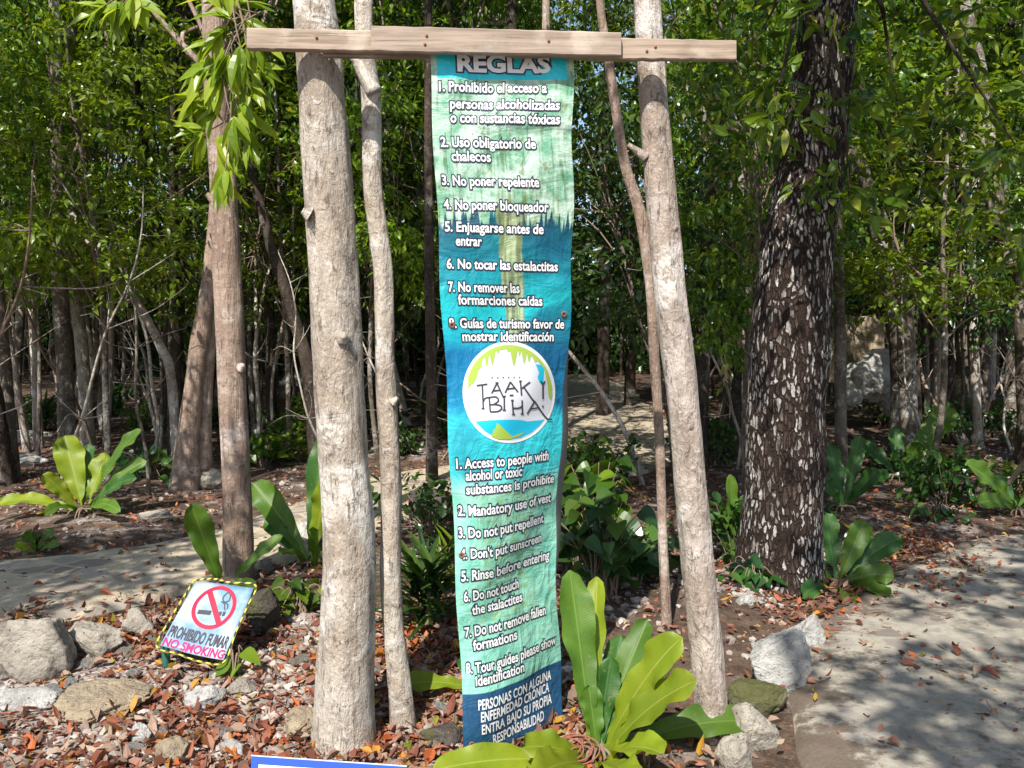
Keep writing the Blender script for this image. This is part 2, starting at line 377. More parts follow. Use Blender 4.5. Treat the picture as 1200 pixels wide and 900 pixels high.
LIT = [(0, (.055, .028, .018)), (.16, (.16, .058, .034)), (.36, (.27, .098, .050)), (.5, (.24, .145, .10)), (.62, (.38, .285, .21)), (.78, (.13, .085, .06)), (.9, (.42, .115, .03)), (.965, (.40, .24, .03)), (1, (.12, .16, .02))]
M['litter'] = mat_leaf('dead_leaf', LIT, .18, .6, .3, 0, (1.1, .9, .7))
g_ = G('gravel_stone'); M['gravel'] = g_.done(g_.bsdf(g_.mix(g_.math('MULTIPLY', g_.noise(g_.coord(), 45, 5, .7), .8), g_.ramp(g_.island(), [(0, (.19, .155, .135)), (.5, (.35, .30, .265)), (1, (.56, .51, .47))]), (.15, .12, .10)), .95, g_.bump(g_.noise(g_.coord(), 60, 4), .5, .01), .1))
M['twig'] = mat_plain('twig_bark', (.20, .15, .11), .9, .1)

# ------------------------------------------------------------------ SETTING: ground and paths
def warp(lo, hi, c, fine, n):
    t = np.linspace(-1, 1, n); s = np.sinh(t * 3.4) / np.sinh(3.4)
    return np.where(s < 0, c + s * (c - lo), c + s * (hi - c))
xs = warp(-60, 60, 0.0, .05, 230); ys = warp(-30, 110, 4.0, .05, 230)
V = [];
for y in ys:
    for x in xs:
        V.append((x, y, ground_h(x, y)))
idx = np.arange(len(xs) * len(ys)).reshape(len(ys), len(xs))
Q = np.stack([idx[:-1, :-1], idx[:-1, 1:], idx[1:, 1:], idx[1:, :-1]], -1).reshape(-1, 4)
o = obj('ground', np_mesh('ground', V, Q, smooth=True), M['ground']); tag(o, kind='structure')
def path_mesh(name, C, mat, seed):
    Cf = cat(C[::4], 10) if len(C) > 8 else C
    T = np.gradient(Cf[:, :2], axis=0); T /= np.linalg.norm(T, axis=1)[:, None]; Nn = np.stack([-T[:, 1], T[:, 0]], 1)
    m = 31; V = []; uvs = []
    for i in range(len(Cf)):
        x, y, w = Cf[i]; z0 = ramp(y)
        for k in range(m):
            s = -1 + 2 * k / (m - 1); sg = 1 if s > 0 else -1
            ww = w * (1 + .16 * nz(x * .8, y * .8 + sg * 7.3, seed) + .07 * nz(x * 2.6, y * 2.6 + sg * 3.3, seed))
            px, py = x + Nn[i, 0] * ww * s, y + Nn[i, 1] * ww * s
            z = z0 + .030 * (1 - abs(s) ** 6) + .012 * nz(px * 1.1, py * 1.1, seed) + .007 * nz(px * 4, py * 4, seed) - (.10 if abs(s) > .999 else .012 if abs(s) > .9 else 0); uvs.append((s, i * .1))
            V.append((px, py, z))
    idx = np.arange(len(V)).reshape(-1, m)
    Q = np.stack([idx[:-1, 1:], idx[:-1, :-1], idx[1:, :-1], idx[1:, 1:]], -1).reshape(-1, 4)
    me = np_mesh(name, V, Q, smooth=True); ul = me.uv_layers.new(name='UVMap'); vi = np.empty(len(me.loops), np.int32); me.loops.foreach_get('vertex_index', vi)
    ul.data.foreach_set('uv', np.array(uvs, np.float32)[vi].ravel())
    o = obj(name, me, mat); tag(o, kind='structure'); return o
path_mesh('path', PA, M['path_a'], 2.2)
path_mesh('footpath', PB, M['path_b'], 6.6)

# ------------------------------------------------------------------ leaf litter and gravel (stuff)
def scatter(n, fn):
    out = []
    while len(out) < n:
        x, y, w = fn()
        if random.random() < w: out.append((x, y))
    return out
def litter_fn():
    r = random.random()
    if r < .42: x, y = random.uniform(-2.7, .3), random.uniform(2.2, 4.9)
    elif r < .60: x, y = random.uniform(-.3, 3.2), random.uniform(2.2, 6.5)
    else:
        y = random.uniform(4.0, 17); x = random.uniform(-.75, .75) * y
    d = path_dist(x, y)
    w = 1.0 if d > .05 else (.14 if d < -.7 else .30 if d < -.2 else .6)
    c = nz(x * 1.3, y * 1.3, 5.5)
    return x, y, w * min(1, max(.12, .55 + c * 1.3))
pts = scatter(46000, litter_fn); n = len(pts)
P = np.array([(x, y, ground_h(x, y)) for x, y in pts])
dpa = np.array([path_dist(x, y) for x, y in pts])
P[:, 2] = np.where(dpa < 0, np.array([ramp(p[1]) for p in P]) + .028, P[:, 2] + .006) + RNG.uniform(0, .022, n)
a = RNG.uniform(0, 6.283, n); D = np.stack([np.cos(a), np.sin(a), RNG.normal(0, .28, n)], 1)
N = unit(np.stack([RNG.normal(0, .33, n), RNG.normal(0, .33, n), np.ones(n)], 1))
L = .016 + .052 * RNG.random(n) ** 1.6; W = L * RNG.uniform(.16, .36, n)
V, Q = leaves(P, D, N, L, W, RNG.normal(.15, .5, n), RNG.normal(.25, .7, n), 'oval')
o = obj('leaf_litter', np_mesh('leaf_litter', V, Q), M['litter']); tag(o, kind='stuff')
# gravel
ico = bmesh.new(); bmesh.ops.create_icosphere(ico, subdivisions=1, radius=1.0); ico.verts.ensure_lookup_table()
IV = np.array([v.co[:] for v in ico.verts]); IT = np.array([[v.index for v in f.verts] for f in ico.faces]); ico.free()
def grav_fn():
    r = random.random()
    if r < .6: x, y = random.uniform(-2.6, .1), random.uniform(2.2, 4.6)
    elif r < .75: x, y = random.uniform(.2, 2.2), random.uniform(2.4, 6)
    else: y = random.uniform(5, 14); x = random.uniform(-.7, .7) * y
    d = path_dist(x, y)
    if d < .12 + .1 * nz(x * 3, y * 3): return x, y, .02
    return x, y, min(1, max(.03, .35 + 1.6 * nz(x * 1.6 + 4, y * 1.6, 8.8)))
pts = scatter(13000, grav_fn); mb = MB()
for (x, y) in pts:
    s = .006 + .026 * random.random() ** 3.0
    v = IV * (s * np.array([random.uniform(.8, 1.5), random.uniform(.7, 1.2), random.uniform(.45, .9)])) * (1 + RNG.normal(0, .17, (len(IV), 1)))
    a = random.uniform(0, 6.28); c, s_ = math.cos(a), math.sin(a)
    v = v @ np.array([[c, s_, 0], [-s_, c, 0], [0, 0, 1]])
    mb.add(v + [x, y, ground_h(x, y) + s * .25], t=IT)
o = obj('gravel', mb.mesh('gravel', False), M['gravel']); tag(o, kind='stuff')

pts = scatter(620, litter_fn); mb = MB()
for (x, y) in pts:
    l = random.uniform(.04, .22); a = random.uniform(0, 6.28); d = np.array([math.cos(a), math.sin(a), random.uniform(-.05, .12)]) * l; b = np.array([x, y, (ramp(y) + .03 if path_dist(x, y) < 0 else ground_h(x, y) + .018)])
    tube(mb, [b, b + d * .5 + [random.gauss(0, l * .06), random.gauss(0, l * .06), .004], b + d], [.0035, .003, .0015], 5, 3)
o = obj('fallen_twigs', mb.mesh('fallen_twigs'), M['twig']); tag(o, kind='stuff')

# ------------------------------------------------------------------ rocks
def rock(name, label, px, py, w, h, mat, seed, depth=.8, group=None, cuts=9, rough=.15, name_cat='rock', Yfix=None):
    """px,py = middle of the base in the photo, w,h in photo pixels"""
    p = ground(px, py) if Yfix is None else at(px, py, Yfix)
    sc_ = (p[1]) / F_PX; W_, H_ = w * sc_ / 2, h * sc_
    bm = bmesh.new(); bmesh.ops.create_icosphere(bm, subdivisions=5, radius=1.0)
    rs = random.Random(seed)
    planes = []
    for k in range(cuts):
        d = Vector((rs.gauss(0, 1), rs.gauss(0, 1), rs.gauss(.3, 1))).normalized(); planes.append((d, rs.uniform(.52, .88)))
    for v in bm.verts:
        c = v.co.copy()
        for d, k in planes:
            e = c.dot(d) - k
            if e > 0: c -= d * e * .97
        q = c * 1.6 + Vector((seed * 3.1, seed, -seed))
        c *= 1 + rough * mnoise.noise(q) + rough * .45 * mnoise.noise(q * 2.7) + rough * .35 * (.5 - abs(mnoise.noise(q * 5.5))) + rough * .22 * mnoise.noise(q * 12)
        v.co = c
    xs_ = [v.co.x for v in bm.verts]; zs_ = [v.co.z for v in bm.verts]; xr = (max(xs_) - min(xs_)) / 2; zr = max(zs_) - min(zs_)
    zmin = min(zs_)
    for v in bm.verts:
        v.co = Vector((v.co.x / xr * W_, v.co.y / xr * W_ * depth, (v.co.z - zmin) / zr * H_ * 1.25 - H_ * .25))
    for f in bm.faces: f.smooth = True
    me = bpy.data.meshes.new(name); bm.to_mesh(me); bm.free()
    me.materials.append(mat); o = bpy.data.objects.new(name, me); COL.objects.link(o)
    o.location = Vector((p[0], p[1] + W_ * depth * .55, p[2]))
    return tag(o, label, name_cat, group)
RL = [
 ('boulder', 'large tan boulder with a flat slanting top at the left edge beside the path', 25, 800, 108, 72, 'rock', 3, .8),
 ('boulder', 'long low grey weathered rock right of the large tan boulder', 108, 772, 72, 42, 'rock', 8, .6),
 ('boulder', 'upright grey pointed rock between the low grey rock and the no smoking sign', 158, 750, 36, 36, 'rock', 12, .8),
 ('boulder', 'big pale limestone boulder with dark pits beside the grey footpath', 914, 814, 80, 76, 'rock_white', 21, .75),
 ('boulder', 'pale limestone rock behind the big pitted boulder by the footpath', 943, 768, 56, 48, 'rock_white', 25, .8),
 ('boulder', 'low mossy olive brown rock under the big pitted boulder', 892, 838, 72, 38, 'rock_moss', 31, .6),
 ('boulder', 'grey limestone rock beside the foot of the slim post tree', 884, 882, 62, 58, 'rock', 35, .7),
 ('boulder', 'dark grey rock cut by the bottom of the photo beside the slim post tree', 866, 915, 50, 52, 'rock', 37, .7),
 ('rock', 'small white rock lying on brown soil near the plated trunk', 876, 713, 24, 16, 'rock_white', 41, .8),
 ('rock', 'flat tan slab of limestone lying in the leaf litter at lower left', 108, 838, 110, 26, 'rock_tan', 43, .7),
 ('rock', 'flat white slab of limestone at the left edge below the large boulder', 22, 832, 90, 22, 'rock_white', 45, .7),
 ('rock', 'pale rock in the leaf litter beside the foot of the thick post tree', 352, 866, 44, 34, 'rock_tan', 47, .8),
 ('rock', 'low white rock in the leaf litter below the no smoking sign', 238, 832, 50, 26, 'rock_white', 51, .8),
 ('rock', 'pinkish grey stone in the litter right of the low white rock', 283, 818, 34, 20, 'rock', 53, .8),
 ('rock', 'grey angular stone in the litter below the flat tan slab', 162, 876, 28, 26, 'rock_white', 55, .8),
 ('rock', 'tan stone at the bottom edge left of the blue bordered sign', 200, 898, 40, 30, 'rock_tan', 57, .8),
 ('rock', 'pale stone just left of the blue bordered sign', 270, 893, 42, 22, 'rock_white', 59, .8),
 ('rock', 'dark brown weathered stump of rock right of the no smoking sign', 304, 745, 42, 58, 'rock_dark', 61, .8),
 ('rock', 'rounded rock at the foot of the leaning forked trunk', 242, 572, 46, 24, 'rock', 63, .8),
 ('rock', 'small pale rock on the path edge behind the slim pinkish trunk', 352, 636, 34, 24, 'rock_white', 65, .8),
 ('rock', 'dark rock under the banner beside the strap leaved plant', 505, 612, 60, 42, 'rock_dark', 67, .8),
 ('rock', 'grey rock in the shade behind the slender trunk at the foot of the banner', 515, 880, 60, 28, 'rock_dark', 69, .8),
 ('rock', 'long white rock among leaves behind the left pale leaved plant', 30, 520, 60, 16, 'rock_white', 71, .6),
 ('rock', 'white flat rock in the sun at the left edge on the far bank', 20, 545, 70, 14, 'rock_white', 73, .6),
 ('rock', 'pale rock on the far side of the path behind the left plant', 182, 612, 44, 14, 'rock', 75, .6),
 ('rock', 'white rock in the sun at the back between the thick post tree and dark trunks', 345, 452, 34, 16, 'rock_white', 77, .7),
 ('rock', 'small grey rock under the mossy rock by the footpath', 838, 790, 26, 30, 'rock_dark', 83, .8),
]
for nm, lab, px, py, w, h, mt, sd, dp in RL:
    rock(nm, lab, px, py, w, h, M[mt], sd, dp)
for k, (px, py, w, h, lab) in enumerate([
    (1022, 462, 66, 50, 'tall white rock in the heap before the low ruined wall'), (1052, 478, 44, 44, 'white rock slipping down the right side of the heap by the ruined wall'),
    (1000, 470, 34, 30, 'small pale rock at the left foot of the heap by the ruined wall'), (1036, 432, 40, 24, 'pale rock on top of the heap against the ruined wall')]):
    rock('rock', lab, px, py, w, h, M['rock_white'], 90 + k * 3, .7, 'heap of rocks by the ruined wall', rough=.28, Yfix=11.2 + .25 * (k == 3))
# small stones in the rubble at lower left: things one can count, all alike
proto = None
srng = random.Random(5); k = 0
while k < 46:
    x, y = srng.uniform(-2.2, -.25), srng.uniform(2.75, 4.3)
    if path_dist(x, y) < .12: continue
    s = srng.uniform(.022, .06)
    if proto is None:
        protos = []
        for q in range(4):
            bm = bmesh.new(); bmesh.ops.create_icosphere(bm, subdivisions=3, radius=1.0)
            for v in bm.verts:
                c = v.co.copy(); c *= 1 + .30 * mnoise.noise(c * 1.2 + Vector((q * 5.0, 0, 0))) + .12 * mnoise.noise(c * 3.5 + Vector((q, 2, 0)))
                v.co = Vector((c.x, c.y * .8, c.z * .55))
            for f in bm.faces: f.smooth = False
            me = bpy.data.meshes.new('stone'); bm.to_mesh(me); bm.free(); me.materials.append(M['rock_white'] if q % 2 else M['rock']); protos.append(me)
        proto = True
    o = bpy.data.objects.new('stone', protos[k % 4]); COL.objects.link(o); o.location = (x, y, ground_h(x, y) + s * .2)
    o.scale = (s, s, s); o.rotation_euler = (srng.uniform(-.3, .3), srng.uniform(-.3, .3), srng.uniform(0, 6.28)); k += 1
    tag(o, 'small pale stone among the loose rubble and dead leaves at lower left', 'stone', 'small stones in the rubble')

# low ruined wall at the back right
def ruin():
    p0, p1 = at(958, 432, 12.6), at(1036, 432, 12.6); mb = MB(); zt = at(1000, 370, 12.6)[2]
    nx_, nzz = 26, 14; rs = []
    for sgn in (0, 1):
        for j in range(nzz + 1):
            for i in range(nx_ + 1):
                x = p0[0] + (p1[0] - p0[0]) * i / nx_; top = zt + .05 * nz(i * .35, 1.7) - (.06 if i > 22 else 0)
                z = -.2 + p0[2] + (top - p0[2] + .2) * j / nzz
                e = .03 * nz(i * .45, j * .45, 5 + sgn * 9)
                rs.append((x + .02 * nz(j * .6, i * .2), 12.6 + (.38 if sgn else 0) + e * (1 if sgn else -1), z))
    A = np.arange(len(rs)).reshape(2, nzz + 1, nx_ + 1); q = []
    for s_, fl in ((0, 0), (1, 1)):
        for j in range(nzz):
            for i in range(nx_):
                f = [A[s_, j, i], A[s_, j, i + 1], A[s_, j + 1, i + 1], A[s_, j + 1, i]]; q.append(f[::-1] if fl else f)
    for i in range(nx_): q.append([A[0, nzz, i], A[0, nzz, i + 1], A[1, nzz, i + 1], A[1, nzz, i]])
    for j in range(nzz):
        q.append([A[0, j, 0], A[0, j + 1, 0], A[1, j + 1, 0], A[1, j, 0]]); q.append([A[0, j, nx_], A[1, j, nx_], A[1, j + 1, nx_], A[0, j + 1, nx_]])
    mb.add(rs, q)
    o = obj('ruined_wall', mb.mesh('ruined_wall'), M['rock_tan'], origin=(p0[0], 12.6, p0[2])); tag(o, 'low weathered tan stone wall with a rough top in the forest behind the plated trunk', 'wall')
ruin()

# ------------------------------------------------------------------ trees
def shades_front(c, m=.35):
    """does a leaf clump at c throw its shadow on the sunlit clearing (banner, post trees, rubble at lower left)?"""
    c = np.array(c); S_ = np.array(SUN_DIR)
    t = (c[1] - 3.1) / S_[1]
    if t > 0:
        h = c - S_ * t
        if -1.5 - m < h[0] < .75 + m * .5 and -.3 < h[2] < 2.9 + m: return True
    t = c[2] / S_[2]; h = c - S_ * t
    return t > 0 and -2.6 < h[0] < .55 and 2.0 < h[1] < 4.7
def px_pts(lst, Y, dy=0.0):
    return [at(a, b, Y + dy * i) for i, (a, b) in enumerate(lst)]
def crown_leaves(centers, per, spread, leaf_len, rng, prof='lance', droop=.35, wr=.20, fold=.25, bend=.2):
    n = len(centers) * per
    C = np.repeat(np.array(centers), per, axis=0)
    # leaves sit along short twigs leaving the cluster centre
    tw = 4; per_t = max(1, per // tw)
    tdir = unit(rng.normal(size=(len(centers) * tw, 3)) * [1, 1, .55])
    ti = np.minimum(np.arange(n) % per // per_t, tw - 1) + np.arange(n) // per * tw
    td = tdir[ti]; s = rng.uniform(.15, 1, n)[:, None] * spread
    P = C + td * s + rng.normal(0, spread * .07, (n, 3)) - np.array([0, 0, 1]) * (s ** 2) * droop * .6
    D = unit(td * .7 + rand_unit(n, rng) * .8 + np.array([0, 0, -droop]))
    N = unit(np.array([0, 0, 1.0]) + rng.normal(0, .55, (n, 3)))
    L = leaf_len * rng.uniform(.6, 1.25, n)
    return leaves(P, D, N, L, L * wr * rng.uniform(.8, 1.2, n), bend, fold, prof)
def blob_centers(n, c, r, rng, hollow=.35, gap=.15):
    out = []
    while len(out) < n:
        p = rng.uniform(-1, 1, 3); d = np.linalg.norm(p)
        if d > 1 or d < hollow * rng.random(): continue
        q = np.array(c) + p * np.array(r)
        if nz(q[0] * 1.1, q[1] * 1.1, q[2] * 1.3) < -gap: continue
        out.append(q)
    return out
def limbs(mb, start, centers, rng, k=8, r0=.05, sag=.15, start2=None):
    start = np.array(start, float); s2 = start if start2 is None else np.array(start2, float)
    for i in range(k):
        f = rng.random(); st = start * (1 - f) + s2 * f
        c = np.array(centers[int(rng.integers(len(centers)))]); ln = np.linalg.norm(c - st)
        m1 = st * .68 + c * .32 + rng.normal(0, .09, 3) * ln + [0, 0, sag * ln * .4]; m2 = st * .3 + c * .7 + rng.normal(0, .09, 3) * ln + [0, 0, sag * ln * .4]
        tube(mb, [st, m1, m2, c], [r0, r0 * .65, r0 * .4, r0 * .15], 6, 4, .1, float(i))
def tree(name, label, pts, rad, bark, crown=None, group=None, sides=20, rings=14, amp=.07, flare=.5, seed=1.0, cat_='tree', leafmat='leaf', extra=None, lobes=0.0):
    base = np.array(pts[0]); base_z = ground_h(base[0], base[1])
    t = thing(name, label, cat_, (base[0], base[1], base_z), group)
    pts = [np.array(pts[0]) * [1, 1, 0] + [0, 0, base_z - .12]] + [np.array(p) for p in pts[1:]]
    mb = MB(); tube(mb, pts, rad, sides, rings, amp, seed, 3.0, flare, lobes=lobes)
    obj('trunk', mb.mesh('trunk'), bark, t)
    if crown:
        rng = np.random.default_rng(int(seed * 100) + 3)
        cs = blob_centers(crown['n'], crown['c'], crown['r'], rng)
        lb = MB(); limbs(lb, pts[-1], cs, rng, crown.get('limbs', 7), rad[-1] * .7)
        obj('branch', lb.mesh('branch'), bark, t)
        V, Q = crown_leaves(cs, crown.get('per', 40), crown.get('spread', .4), crown.get('leaf', .10), rng)
        obj('crown', np_mesh('crown', V, Q), M[leafmat], t)
    return t
# the two post trees that carry the crossbeam, and their slim neighbours
T1p = px_pts([(404, 900), (405, 800), (409, 640), (400, 500), (391, 330), (381, 180), (373, 60), (366, -10)], 3.20) + [np.array([-.78, 3.2, 3.4]), np.array([-.85, 3.35, 4.6])]
tree('post_tree', 'thick pale mottled trunk carrying the left side of the wooden crossbeam', T1p, [.118, .106, .096, .093, .091, .088, .083, .075, .06, .04], M['bark_pale'],
     dict(c=(-.9, 4.0, 5.6), r=(1.2, 1.2, 1.0), n=60, leaf=.11), sides=48, rings=26, amp=.085, flare=.22, seed=1.3, lobes=.03)
T5p = px_pts([(836, 920), (834, 860), (826, 745), (812, 600), (800, 470), (783, 330), (772, 200), (762, 80), (757, -10)], 3.20) + [np.array([.46, 3.2, 3.5]), np.array([.4, 3.4, 4.8])]
tree('post_tree', 'slim whitish trunk leaning right to left under the right end of the crossbeam', T5p, [.075, .064, .062, .060, .060, .060, .056, .050, .048, .04, .03], M['bark_white'],
     dict(c=(.5, 4.2, 5.6), r=(1.0, 1.1, .9), n=45, leaf=.11), sides=40, rings=26, amp=.11, flare=.15, seed=2.7, lobes=.03)
T2p = px_pts([(474, 880), (470, 820), (459, 700), (458, 560), (451, 430), (449, 320), (437, 220), (434, 110), (426, 0)], 3.3) + [np.array([-.55, 3.5, 3.6]), np.array([-.5, 3.7, 4.6])]
tree('slim_tree', 'slender greyish trunk just right of the thick post tree', T2p, [.052, .045, .042, .040, .038, .037, .038, .036, .035, .03, .025], M['bark_pale'],
     dict(c=(-.3, 4.4, 5.4), r=(1.0, 1.0, .9), n=40, leaf=.10), sides=30, rings=22, amp=.13, flare=.3, seed=3.4)
T3p = px_pts([(279, 690), (279, 640), (277, 560), (272, 450), (267, 330), (262, 220), (255, 110), (250, 0)], 5.3) + [np.array([-1.85, 5.4, 4.6]), np.array([-1.8, 5.6, 6.0])]
t3 = tree('slim_tree', 'straight pinkish tan trunk behind the no smoking sign with drooping light green sprays', T3p, [.094, .088, .088, .086, .086, .082, .078, .07, .06, .045], M['bark_tan'],
     dict(c=(-1.7, 6.4, 6.8), r=(1.4, 1.3, 1.1), n=60, leaf=.11), sides=36, rings=24, amp=.085, flare=.2, seed=4.6)
T6p = px_pts([(783, 748), (777, 640), (773, 520), (767, 420), (762, 330), (750, 250), (733, 195), (722, 130), (712, 60), (702, -10)], 4.35) + [np.array([.38, 4.4, 4.2])]
tree('slim_tree', 'very thin bent tan trunk close behind the slim whitish post tree', T6p, [.027, .024, .024, .026, .028, .030, .028, .025, .023, .02, .016], M['bark_tan'],
     dict(c=(.2, 5.0, 5.0), r=(.9, .9, .8), n=30, leaf=.10), sides=16, rings=14, amp=.10, flare=.3, seed=5.2)
T7p = px_pts([(912, 692), (914, 640), (918, 560), (922, 460), (926, 370), (936, 280), (955, 160), (968, 50), (974, -20)], 5.3) + [np.array([2.1, 5.3, 4.8]), np.array([2.0, 5.0, 6.0])]
t7 = tree('big_tree', 'big dark trunk with plated bark and pale lichen flakes on the right', T7p, [.28, .248, .242, .238, .236, .215, .185, .17, .165, .14, .10], M['bark_plated'],
     None, sides=56, rings=22, amp=.06, flare=.3, seed=6.1)
rng = np.random.default_rng(77)
cs = [c for c in blob_centers(125, (2.0, 3.0, 5.3), (2.3, 2.8, .9), rng, 0, .14) if not shades_front(c)]  # crown drawn out overhead to shade the footpath; clumps shading the clearing dropped
lb = MB(); limbs(lb, (2.05, 5.1, 5.6), cs, rng, 12, .06)
lowc = []
for (px, py, Y_) in [(905, 95, 4.7), (930, 140, 4.6), (890, 170, 4.9), (985, 200, 4.8), (1010, 120, 4.9), (960, 30, 4.7), (920, 10, 4.8), (1040, 60, 5.0), (1075, 140, 5.2), (1060, 210, 5.6), (1120, 40, 4.9), (1165, 95, 4.6), (1190, 170, 4.6), (1150, 205, 5.0), (1110, 120, 5.4), (1195, 20, 4.8), (1020, 20, 5.1), (880, 40, 5.2), (855, 110, 5.4), (1085, 20, 5.6), (945, 210, 4.9), (1170, 245, 5.0)]:
    lowc.append(at(px, py, Y_)); lowc.append(at(px, py, Y_) + rng.normal(0, .12, 3))
limbs(lb, (1.95, 5.1, 3.9), lowc, rng, 9, .025, .2)
obj('branch', lb.mesh('branch'), M['bark_dark'], t7)
V_, Q_ = crown_leaves(cs, 64, .42, .12, rng); obj('crown', np_mesh('crown', V_, Q_), M['leaf'], t7)
V_, Q_ = crown_leaves(lowc, 22, .26, .115, rng, 'near', .3, .17); obj('leafy_spray', np_mesh('leafy_spray', V_, Q_), M['leaf'], t7)
T8p = px_pts([(987, 585), (985, 480), (984, 370), (981, 260), (978, 120), (975, 0)], 8.2) + [np.array([3.1, 8.3, 5.5])]
tree('slim_tree', 'slim straight pale pole trunk just right of the big plated trunk', T8p, [.062, .055, .052, .05, .048, .045, .04], M['bark_grey'],
     dict(c=(3.2, 8.6, 5.6), r=(1.4, 1.2, 1.0), n=50), sides=14, rings=10, seed=7.7)
def stubs(t, mat, lst):
    for (px, py, Y, dx, dy, dz, r) in lst:
        c = at(px, py, Y); k_ = 1.0 if (px, py) in ((750, 180), (428, 90)) else .45; d = np.array([dx, dy, dz]) * k_; mb = MB()
        tube(mb, [c - d * .5, c, c + d * .6, c + d], [r * 1.9, r * 1.5, r, r * .75], 12, 4, .22, px * .1); obj('knot', mb.mesh('knot'), mat, t)
roots_ = [o for o in bpy.data.objects if o.parent is None and o.get('category') == 'tree']
rt = {o['label'][:12]: o for o in roots_}
stubs(rt['thick pale m'], M['bark_pale'], [(360, 250, 3.12, -.035, -.015, .02, .016), (402, 395, 3.10, .012, -.03, .012, .014), (372, 120, 3.12, .004, -.025, .006, .017)])
stubs(rt['slim whitish'], M['bark_white'], [(750, 180, 3.17, -.045, -.01, .03, .011), (789, 268, 3.17, .03, -.01, .02, .012), (808, 500, 3.15, .004, -.022, .004, .014)])
stubs(rt['straight pin'], M['bark_tan'], [(248, 232, 5.27, -.06, -.02, .05, .018), (283, 430, 5.24, .03, -.03, .03, .018)])
stubs(rt['slender grey'], M['bark_pale'], [(436, 262, 3.28, -.03, -.01, .03, .010), (462, 470, 3.27, .03, -.01, .03, .010), (428, 90, 3.27, -.07, -.01, .12, .018)])
# forked leaning pair left of T3
T4p = px_pts([(214, 560), (224, 480), (234, 400), (244, 340), (252, 250), (258, 100)], 8.3)
t4 = tree('forked_tree', 'leaning forked tan trunk behind the straight pinkish tan trunk', T4p, [.14, .095, .085, .075, .06, .05], M['bark_tan'],
     dict(c=(-2.9, 9.0, 6.2), r=(1.4, 1.4, 1.1), n=50), sides=18, rings=12, amp=.12, flare=.4, seed=8.8)
mb = MB(); tube(mb, px_pts([(236, 548), (240, 470), (245, 390), (248, 340)], 8.42), [.09, .075, .07, .06], 14, 12, .1, 3.3, 3, .3); obj('trunk', mb.mesh('trunk'), M['bark_tan'], t4)
# named trees of the middle distance
def mid_tree(label, pl, Y, w, bark, seed, crown=True, name='forest_tree', top=6.5, leafm='leaf', sides=12):
    pts = px_pts(pl, Y); last = pts[-1]; dirn = (pts[-1] - pts[0]); dirn = dirn / max(.5, dirn[2])
    if last[2] < top: pts.append(last + dirn * (top - last[2]) * .6 + [0, 0, (top - last[2]) * .4 * (1 - min(1, dirn[2]))])
    r = w * Y / F_PX / 2; rad = list(np.linspace(r * 1.08, r * .6, len(pts)))
    cr = dict(c=tuple(pts[-1] + [0, .4, .6]), r=(1.5, 1.5, 1.1), n=46, per=40, leaf=.11) if crown else None
    return tree(name, label, pts, rad, M[bark], cr, sides=sides, rings=9, amp=.10, flare=.35, seed=seed, leafmat=leafm)
mid_tree('brown trunk leaning left above the pale rock heap', [(1062, 478), (1058, 420), (1052, 360), (1042, 310), (1030, 265), (1012, 215), (996, 150), (985, 60)], 10.6, 28, 'bark_grey', 9.1)
mid_tree('pale sunlit thin trunk leaning right in the back right', [(1100, 425), (1103, 380), (1110, 340), (1122, 300), (1135, 250), (1150, 190)], 13.0, 13, 'bark_white', 9.3, top=7)
mid_tree('grey upright trunk right of the pale leaning thin trunk', [(1128, 462), (1130, 400), (1131, 330), (1130, 270), (1126, 150), (1122, 40)], 11.5, 17, 'bark_grey', 9.5)
mid_tree('dark rough trunk behind the pale leaning thin trunk', [(1086, 440), (1088, 380), (1090, 320), (1094, 240), (1096, 120), (1098, 0)], 13.5, 17, 'bark_dark', 9.7)
mid_tree('thick trunk leaning steeply left at the right edge', [(1215, 395), (1200, 345), (1184, 300), (1172, 262), (1160, 200), (1150, 100)], 9.6, 26, 'bark_grey', 9.9, top=6)
mid_tree('pale upright trunk in shade near the right edge', [(1186, 450), (1187, 390), (1189, 320), (1192, 240), (1196, 120)], 12.6, 15, 'bark_grey', 10.1)
mid_tree('slim dark trunk between the slim whitish post tree and the plated trunk', [(818, 505), (822, 420), (826, 330), (832, 250), (838, 120), (842, 0)], 9.4, 20, 'bark_dark', 10.3)
mid_tree('short pale trunk seen left of the plated trunk', [(868, 420), (869, 390), (872, 340), (876, 260), (880, 120)], 13.6, 10, 'bark_white', 11.3)
mid_tree('dark leaning trunk in shade left of the thick post tree', [(372, 495), (362, 440), (350, 390), (336, 345), (318, 290), (300, 220)], 9.2, 16, 'bark_dark', 10.7)
mid_tree('slender dark upright trunk right behind the slender greyish trunk', [(506, 500), (505, 400), (503, 300), (502, 180), (502, 40)], 8.6, 13, 'bark_dark', 10.9)
mid_tree('pale thin bent trunk near the left edge', [(44, 462), (41, 420), (38, 370), (36, 330), (28, 290), (14, 250), (2, 220)], 10.8, 10, 'bark_white', 11.1)
mid_tree('thick shaded trunk standing left of centre in the left woods', [(78, 486), (76, 430), (72, 370), (70, 320), (68, 240), (66, 120), (64, 0)], 9.6, 19, 'bark_grey', 11.3)
mid_tree('pale streaked trunk beside the thick shaded trunk in the left woods', [(102, 450), (96, 410), (90, 360), (86, 310), (84, 220), (86, 100)], 11.2, 15, 'bark_pale', 11.5)
mid_tree('pale slanting dead trunk leaning left across the left woods', [(208, 484), (200, 440), (190, 410), (164, 360), (138, 330), (112, 296), (92, 262), (72, 235)], 9.5, 11, 'bark_white', 11.7, crown=False, name='dead_tree', top=2.0)
mid_tree('dark brown thick trunk standing behind the forked trunk', [(206, 480), (206, 420), (208, 340), (210, 240), (213, 120), (216, 0)], 10.5, 18, 'bark_dark', 11.9)
